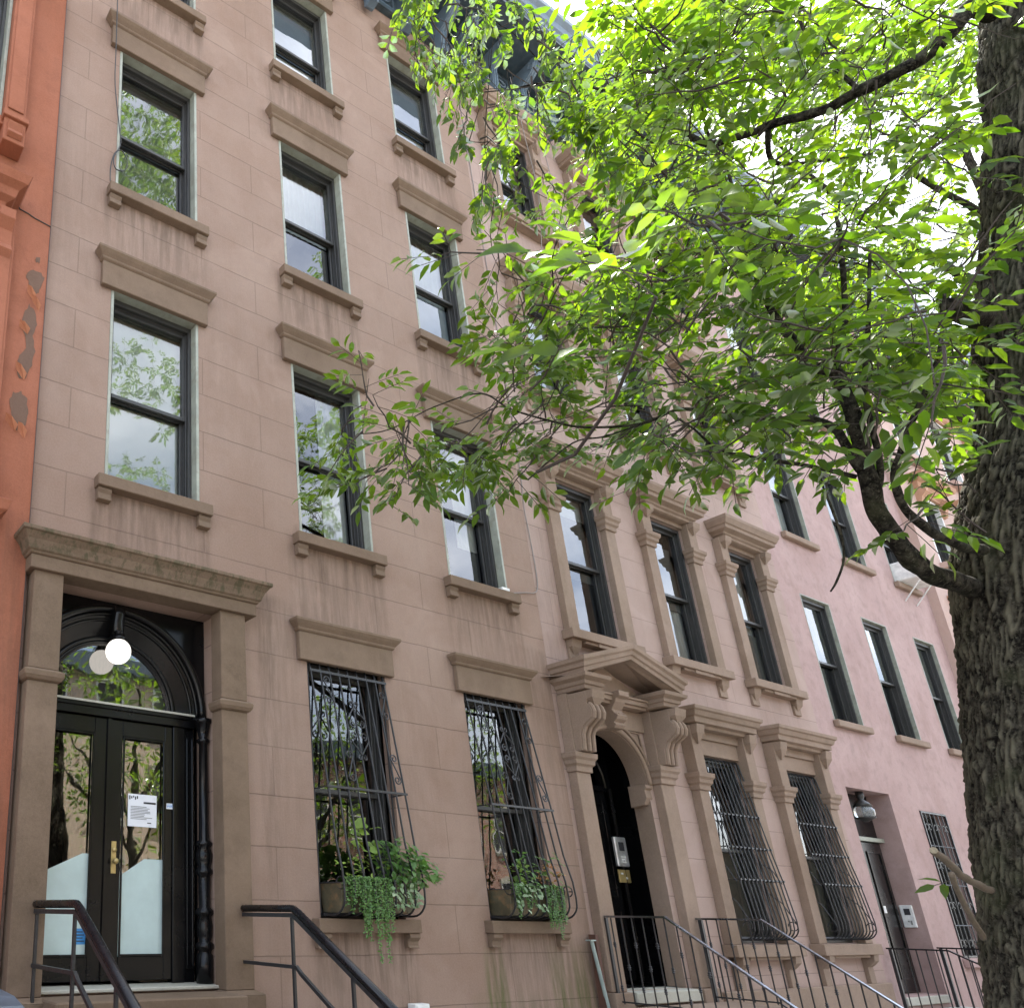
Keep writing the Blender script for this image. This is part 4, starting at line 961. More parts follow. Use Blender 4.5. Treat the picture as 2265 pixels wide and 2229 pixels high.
def cable(label, pts, r, mat, cat='cable'):
    m = MB(); P = [Vector(p) for p in pts]; Q = []
    for i in range(len(P) - 1):
        a, b, c, d = P[max(0, i - 1)], P[i], P[i + 1], P[min(len(P) - 1, i + 2)]
        for k_ in range(6):
            t = k_ / 6; Q.append(.5 * ((2 * b) + (c - a) * t + (2 * a - 5 * b + 4 * c - d) * t * t + (3 * b - a - 3 * c + d) * t ** 3))
    Q.append(P[-1]); m.tube(Q, r, 5); tag(m.build('cable', mat, smooth=True), label, cat, 'cables hanging on the fronts')
cable('thin pale cable running down the join of the two nearest sandstone fronts', [(8.03, -.012, 14.1), (8.05, -.012, 10), (8.06, -.012, 7.2), (8.02, -.012, 6.4), (8.03, -.012, 6.1), (8.05, -.012, 5.6), (8.03, -.012, 5.32), (7.95, -.012, 5.23), (7.8, -.012, 5.2), (7.5, -.012, 5.13)], .006, 'cable')
cable('loose dark cable looping down the leftmost third floor window', [(2.26, -.13, 14.0), (2.25, -.14, 11.5), (2.26, -.13, 10.75), (2.29, -.07, 10.2), (2.31, -.04, 9.75), (2.38, -.03, 9.2), (2.40, -.03, 8.98), (2.33, -.03, 8.75), (2.36, -.03, 8.62), (2.46, -.03, 8.66), (2.48, -.03, 8.8), (2.42, -.03, 8.9), (2.34, -.03, 8.82), (2.30, -.03, 8.6), (2.30, -.04, 8.38)], .006, 'cabledark')
cable('first thin wire hanging in front of the top left window of the tan house', [(8.86, -.36, 14.0), (8.88, -.40, 12.6), (8.89, -.42, 11.5), (8.88, -.30, 10.4)], .005, 'cable')
cable('second thin wire crossing the pane of the top left window of the tan house', [(9.28, -.36, 14.0), (9.30, -.40, 12.8), (9.31, -.42, 11.6), (9.30, -.30, 10.4)], .005, 'cable')
m = MB(); m.tube([(7.85, -.10, 1.40), (8.03, -.10, .3)], .018, 8); m.box(7.80, 7.88, -.13, -.07, 1.40, 1.412); tag(m.build('metal_pipe', 'pipe'), 'leaning galvanised pipe beside the tan house door case', 'pipe')
m = MB(); m.box(7.92, 7.965, -.10, -.03, .2, 1.46); tag(m.build('rusty_post', 'rustpost'), 'thin rusty post behind the leaning galvanised pipe', 'post')
m = MB(); m.box(5.37, 5.54, -.09, -.002, .78, .905); m.box(5.38, 5.53, -.1, -.09, .79, .895); tag(m.build('junction_box', 'white', bevel=.01), 'small white box low on the wall under the first flower box', 'junction box')
sb = MB(); sb.box(7.28, 7.40, -.09, -.03, 5.103, 5.135); tag(sb.build('sill_scrap', 'white'), 'small white scrap lying on the sill beside the thin pale cable', 'scrap')
# wheelie bin on the neighbour's landing
bn = thing('rubbish_bin', (1.2, -.95, .75), 'blue grey lidded rubbish bin at the lower left corner', 'bin')
m = MB(); m.add([(.95, -1.2, .33), (1.38, -1.2, .33), (1.38, -.75, .33), (.95, -.75, .33), (.88, -1.27, 1.12), (1.45, -1.27, 1.12), (1.45, -.68, 1.12), (.88, -.68, 1.12)], [(0, 3, 2, 1), (4, 5, 6, 7), (0, 1, 5, 4), (1, 2, 6, 5), (2, 3, 7, 6), (3, 0, 4, 7)])
m.build('body', 'binlid', bn, bevel=.02)
m = MB(); m.extrude_x(.85, 1.475, [(-1.30, 1.12), (-1.30, 1.15), (-1.15, 1.185), (-.9, 1.20), (-.66, 1.19), (-.64, 1.12)]); m.box(.95, 1.38, -1.1, -1.06, 1.19, 1.215); m.box(.95, 1.38, -.95, -.91, 1.2, 1.225); m.build('lid', 'binlid', bn, bevel=.012)
# air conditioner on the rose house
ac = thing('air_conditioner', (19.3, -.2, 7.8), 'white window air conditioner in the third floor of the rose house', 'air conditioner')
m = MB(); m.box(19.05, 19.85, -.32, .12, 7.81, 8.2); m.build('casing', 'white', ac, bevel=.02)
m = MB()
for i in range(8): m.box(19.12, 19.78, -.335, -.321, 7.86 + i * .038, 7.87 + i * .038)
m.build('vent', 'greyblind', ac)
m = MB(); m.tube([(19.2, .0, 7.45), (19.2, -.3, 7.80)], .012, 5); m.tube([(19.7, .0, 7.45), (19.7, -.3, 7.80)], .012, 5); m.build('support', 'white', ac)

# ------------------------------------------------------------------ leaves
LT = np.array([(0, 0, 0), (.28, .36, .06), (.28, 0, 0), (.28, -.36, .06), (.66, .34, .05), (.66, 0, -.01), (.66, -.34, .05), (1, 0, -.07)])
LFc = [(0, 2, 1), (0, 3, 2), (1, 2, 5, 4), (2, 3, 6, 5), (4, 5, 7), (5, 6, 7)]
class Leaves:
    def __init__(s): s.V = []; s.n = 0
    def leaf(s, p, d, up, ln, wd, curl=0.):
        d = d / np.linalg.norm(d); sd_ = np.cross(up, d); q = np.linalg.norm(sd_); sd_ = sd_ / q if q > 1e-6 else np.array([0, 1., 0]); nn_ = np.cross(d, sd_)
        T_ = LT.copy(); T_[:, 2] -= curl * T_[:, 0] ** 2
        s.V.append(p + np.outer(T_[:, 0] * ln, d) + np.outer(T_[:, 1] * wd, sd_) + np.outer(T_[:, 2] * ln, nn_)); s.n += 1
    def build(s, name, mat, parent, base=(0, 0, 0)):
        V = np.concatenate(s.V) - np.array(base); me = bpy.data.meshes.new(name)
        nl = s.n; me.vertices.add(len(V)); me.vertices.foreach_set('co', V.astype(np.float32).ravel())
        lens = np.tile([3, 3, 4, 4, 3, 3], nl); idx = np.concatenate([np.array(f) for f in LFc])
        loops = (idx[None, :] + 8 * np.arange(nl)[:, None]).ravel()
        me.loops.add(len(loops)); me.loops.foreach_set('vertex_index', loops.astype(np.int32))
        me.polygons.add(len(lens)); st = np.concatenate([[0], np.cumsum(lens)[:-1]])
        me.polygons.foreach_set('loop_start', st.astype(np.int32)); me.polygons.foreach_set('loop_total', lens.astype(np.int32))
        me.polygons.foreach_set('use_smooth', np.ones(len(lens), dtype=bool)); me.update(calc_edges=True); me.validate()
        me.materials.append(MT[mat]); o = bpy.data.objects.new(name, me); col.objects.link(o); o.parent = parent; return o
rng = np.random.default_rng(5)
def unit(v): v = np.array(v, float); return v / (np.linalg.norm(v) + 1e-9)

# ------------------------------------------------------------------ planters in the first house's grilles
def planter(xa, xb, label, seed, second):
    t = thing('flower_box', ((xa + xb) / 2, -.1, 1.625), label, 'flower box', 'flower boxes in the window cages')
    m = MB(); m.add([(xa + .03, -.16, 1.625), (xb - .03, -.16, 1.625), (xb - .03, .06, 1.625), (xa + .03, .06, 1.625), (xa, -.22, 1.865), (xb, -.22, 1.865), (xb, .07, 1.865), (xa, .07, 1.865), (xa + .02, -.20, 1.85), (xb - .02, -.20, 1.85), (xb - .02, .05, 1.85), (xa + .02, .05, 1.85)],
        [(0, 3, 2, 1), (0, 1, 5, 4), (1, 2, 6, 5), (2, 3, 7, 6), (3, 0, 4, 7), (4, 5, 9, 8), (5, 6, 10, 9), (6, 7, 11, 10), (7, 4, 8, 11), (8, 9, 10, 11)])
    m.build('box', 'tin', t, bevel=.006)
    rr = np.random.default_rng(seed); B = tuple(t['_w'])
    def R_(a, b): return a + (b - a) * rr.random()
    # trailing chains of round leaves
    tr = Leaves(); stems = MB()
    spans = [(xa + .18, xb - .38, 34, .16, .50), (xb - .4, xb, 10, .05, .2)] if not second else [(xa + .42, xb - .1, 30, .14, .40), (xa, xa + .4, 8, .04, .12)]
    spans.append((xa + .0, xa + .26, 22, .05, .24))
    for (u, v_, n_, l0, l1) in spans:
        for i in range(n_):
            x = R_(u, v_); y = -.23 - .05 * rr.random(); ln = R_(l0, l1) * (1.0 if rr.random() < .8 else 1.45); z = 1.92; p = [(x, y + .05, z - .02)]
            k_ = 0
            while k_ < ln / .018:
                x += R_(-.007, .007); y += R_(-.004, .004); z -= R_(.012, .024); p.append((x, y, z)); k_ += 1
                for s_ in (-1, 1): tr.leaf(np.array((x, y, z)), unit((s_ + R_(-.5, .5), R_(-.9, .5), R_(-.9, .4))), unit((R_(-.6, .6), -1, R_(-.2, 1))), R_(.014, .03), R_(.014, .028))
            stems.tube(p, .0016, 3, cap=False)
    tr.build('trailing_plant', 'leafP' if not second else 'leafP', t, B); stems.build('stems', 'twig', t)
    lf = Leaves()
    if not second:
        for i in range(12):      # big heart-shaped lime leaves
            p = np.array((R_(xa + .32, xa + .55), R_(-.12, -.02), R_(2.12, 2.42))); lf.leaf(p, unit((R_(-1, 1), R_(-.7, .1), R_(-.3, .5))), unit((R_(-.4, .4), -.8, .7)), R_(.09, .13), .12, .2)
    for i in range(60): p = np.array((R_(xa + .1, xa + .6) if not second else (R_(xa + .2, xa + .45)), R_(-.2, .0), R_(1.9, 2.10))); lf.leaf(p, unit((R_(-1, 1), R_(-1, .3), R_(0, 1))), unit((0, -.5, 1)), R_(.03, .06), .04, .2)
    lf.build('lime_leaves', 'leafLime', t, B)
    lf = Leaves()
    for i in range(330 if not second else 60):
        p = np.array((R_(xa + .5, xb + .16) if not second else R_(xa + .1, xb - .1), R_(-.34, -.02), 0.)); e = (p[0] - xa - .5) / (xb - xa - .34); p[2] = R_(1.88, 2.24 - .20 * max(0, e) ** 2)
        lf.leaf(p, unit((R_(-.3, 1), R_(-1, .2), R_(-.6, .3))), unit((R_(-.3, .3), -.4, 1)), R_(.045, .095), .065, .25)
    lf.build('foliage', 'leafP', t, B)
    lf = Leaves()
    for i in range(70):
        u = rr.random(); p = np.array((R_(xa + .5, xb - .05) if not second else R_(xa, xa + .42), R_(-.30, -.24), R_(1.68, 1.93)))
        lf.leaf(p, unit((R_(-1, 1), R_(-.8, 0), R_(-1, .3))), unit((R_(-.3, .3), -1, .5)), R_(.035, .06), .045, .2)
    lf.build('variegated_ivy', 'leafVar', t, B)
    if second:
        lf = Leaves()
        for i in range(60): p = np.array((R_(xb - .34, xb - .05), R_(-.22, -.05), R_(1.93, 2.1))); lf.leaf(p, unit((R_(-1, 1), R_(-1, 0), R_(0, 1))), unit((0, -.7, .8)), R_(.03, .055), .038, .2)
        lf.build('coral_leaves', 'leafCoral', t, B)
planter(4.53, 5.40, 'tin flower box with big lime leaves and long green trails in the left window cage', 2, False)
planter(6.59, 7.45, 'tin flower box with coral and variegated leaves in the right window cage', 9, True)

# ------------------------------------------------------------------ street trees
TRUNK = [[4.165,-4.128,0.688,0.27],[4.071,-4.273,1.344,0.255],[4.05,-4.305,1.517,0.25],[4.006,-4.367,1.858,0.24],[3.968,-4.435,2.21,0.235],[3.951,-4.508,2.575,0.235],[3.944,-4.571,2.839,0.245],[3.94,-4.625,3.045,0.235],[3.976,-4.711,3.342,0.215],[3.989,-4.788,3.646,0.215],[3.987,-4.859,3.955,0.205],[4.005,-5.024,4.6,0.195],[4.011,-5.1,4.943,0.205],[4.072,-5.23,5.504,0.19],[4.342,-5.647,7.289,0.16],[4.784,-6.654,11.437,0.11]]
LIMBS = {"A":[[4.027,-4.442,2.762,0.05],[3.706,-4.455,2.742,0.042],[3.489,-4.437,2.744,0.04],[3.41,-4.438,2.762,0.038],[3.289,-4.433,2.822,0.035],[3.202,-4.443,2.903,0.034],[3.135,-4.469,3.001,0.031],[3.107,-4.487,3.085,0.03],[3.06,-4.492,3.194,0.027],[3.037,-4.501,3.278,0.025],[3.036,-4.501,3.341,0.023],[3.002,-4.471,3.371,0.02],[2.982,-4.447,3.431,0.018],[2.975,-4.436,3.503,0.017],[2.958,-4.423,3.555,0.016],[2.933,-4.41,3.71,0.013],[2.922,-4.409,3.878,0.011],[2.932,-4.409,4.017,0.009],[2.95,-4.408,4.296,0.006]],"A2":[[3.111,-4.462,3.015,0.018],[3.069,-4.455,3.117,0.016],[3.051,-4.442,3.17,0.015],[3.018,-4.406,3.213,0.013],[2.985,-4.35,3.238,0.012],[2.941,-4.259,3.279,0.011],[2.924,-4.215,3.313,0.01],[2.84,-4.112,3.377,0.008],[2.773,-4.009,3.355,0.007],[2.659,-3.865,3.387,0.006],[2.56,-3.783,3.436,0.005],[2.446,-3.711,3.495,0.004],[2.376,-3.647,3.581,0.004],[2.257,-3.515,3.558,0.003],[2.144,-3.372,3.498,0.003],[2.063,-3.274,3.508,0.003]],"A3":[[3.114,-4.445,2.999,0.011],[3.054,-4.374,3.053,0.009],[2.981,-4.268,3.124,0.008],[2.913,-4.167,3.202,0.006],[2.86,-4.12,3.309,0.005],[2.793,-4.042,3.415,0.004],[2.689,-3.939,3.444,0.003]],"A4":[[2.773,-4.009,3.355,0.005],[2.616,-3.956,3.279,0.004],[2.469,-3.917,3.225,0.004],[2.307,-3.831,3.071,0.003]],"A5":[[3.036,-4.501,3.341,0.014],[3.029,-4.523,3.408,0.013],[3.025,-4.566,3.523,0.012],[3.021,-4.601,3.682,0.01],[3.014,-4.63,3.89,0.008]],"A6":[[3.173,-4.449,2.929,0.012],[3.173,-4.484,2.988,0.012],[3.142,-4.51,3.066,0.012],[3.042,-4.54,3.187,0.011],[2.996,-4.588,3.313,0.01],[2.976,-4.631,3.45,0.008],[2.948,-4.691,3.643,0.006]],"B":[[3.648,-4.547,2.812,0.02],[3.41,-4.543,2.785,0.017],[3.261,-4.532,2.809,0.015],[3.146,-4.53,2.836,0.014],[3.077,-4.537,2.887,0.013],[3.044,-4.551,2.935,0.012],[3.039,-4.581,2.989,0.012],[3.034,-4.61,3.04,0.011],[3.034,-4.642,3.092,0.01],[3.046,-4.668,3.142,0.009],[3.058,-4.703,3.215,0.008],[3.069,-4.733,3.276,0.007],[3.055,-4.791,3.446,0.005]],"B2":[[3.054,-4.374,3.053,0.004],[3.036,-4.379,2.967,0.004],[3.045,-4.382,2.867,0.004],[3.056,-4.38,2.788,0.004],[3.059,-4.366,2.714,0.004],[3.027,-4.345,2.643,0.004],[3.016,-4.326,2.611,0.003]],"C":[[3.806,-5.055,4.952,0.09],[3.694,-5.007,4.92,0.075],[3.594,-4.871,4.768,0.06],[3.512,-4.7,4.746,0.05],[3.504,-4.588,4.775,0.045],[3.461,-4.413,4.847,0.04],[3.412,-4.233,4.911,0.034],[3.363,-4.154,5.083,0.028],[3.29,-4.064,5.261,0.022],[3.188,-3.961,5.44,0.017],[3.064,-3.83,5.581,0.012],[2.924,-3.658,5.635,0.008]],"C2":[[3.464,-4.42,4.83,0.025],[3.557,-4.372,4.766,0.022],[3.657,-4.417,4.745,0.018],[3.882,-4.595,4.742,0.01]],"C3":[[3.512,-4.7,4.746,0.02],[3.407,-4.639,5.041,0.016],[3.387,-4.642,5.383,0.012]],"C4":[[3.412,-4.233,4.911,0.014],[3.323,-4.276,5.144,0.012],[3.255,-4.33,5.375,0.009],[3.19,-4.4,5.644,0.006]],"C5":[[3.064,-3.83,5.581,0.006],[2.707,-3.818,5.726,0.005],[2.558,-3.785,5.231,0.005],[2.523,-3.727,4.821,0.004],[2.499,-3.69,4.603,0.003]],"C6":[[2.707,-3.818,5.726,0.005],[2.395,-3.8,5.798,0.005],[2.26,-3.734,5.504,0.004],[2.235,-3.694,5.125,0.003]],"D":[[3.803,-4.25,1.712,0.035],[3.572,-4.28,1.733,0.032],[3.43,-4.305,1.745,0.03],[3.212,-4.346,1.778,0.028],[3.033,-4.38,1.8,0.026]],"D2":[[3.78,-4.203,1.56,0.022],[3.52,-4.269,1.623,0.02],[3.265,-4.335,1.678,0.018],[3.089,-4.386,1.741,0.017]],"E":[[3.692,-4.74,3.678,0.06],[3.488,-4.728,3.618,0.05],[3.347,-4.735,3.584,0.03]]}
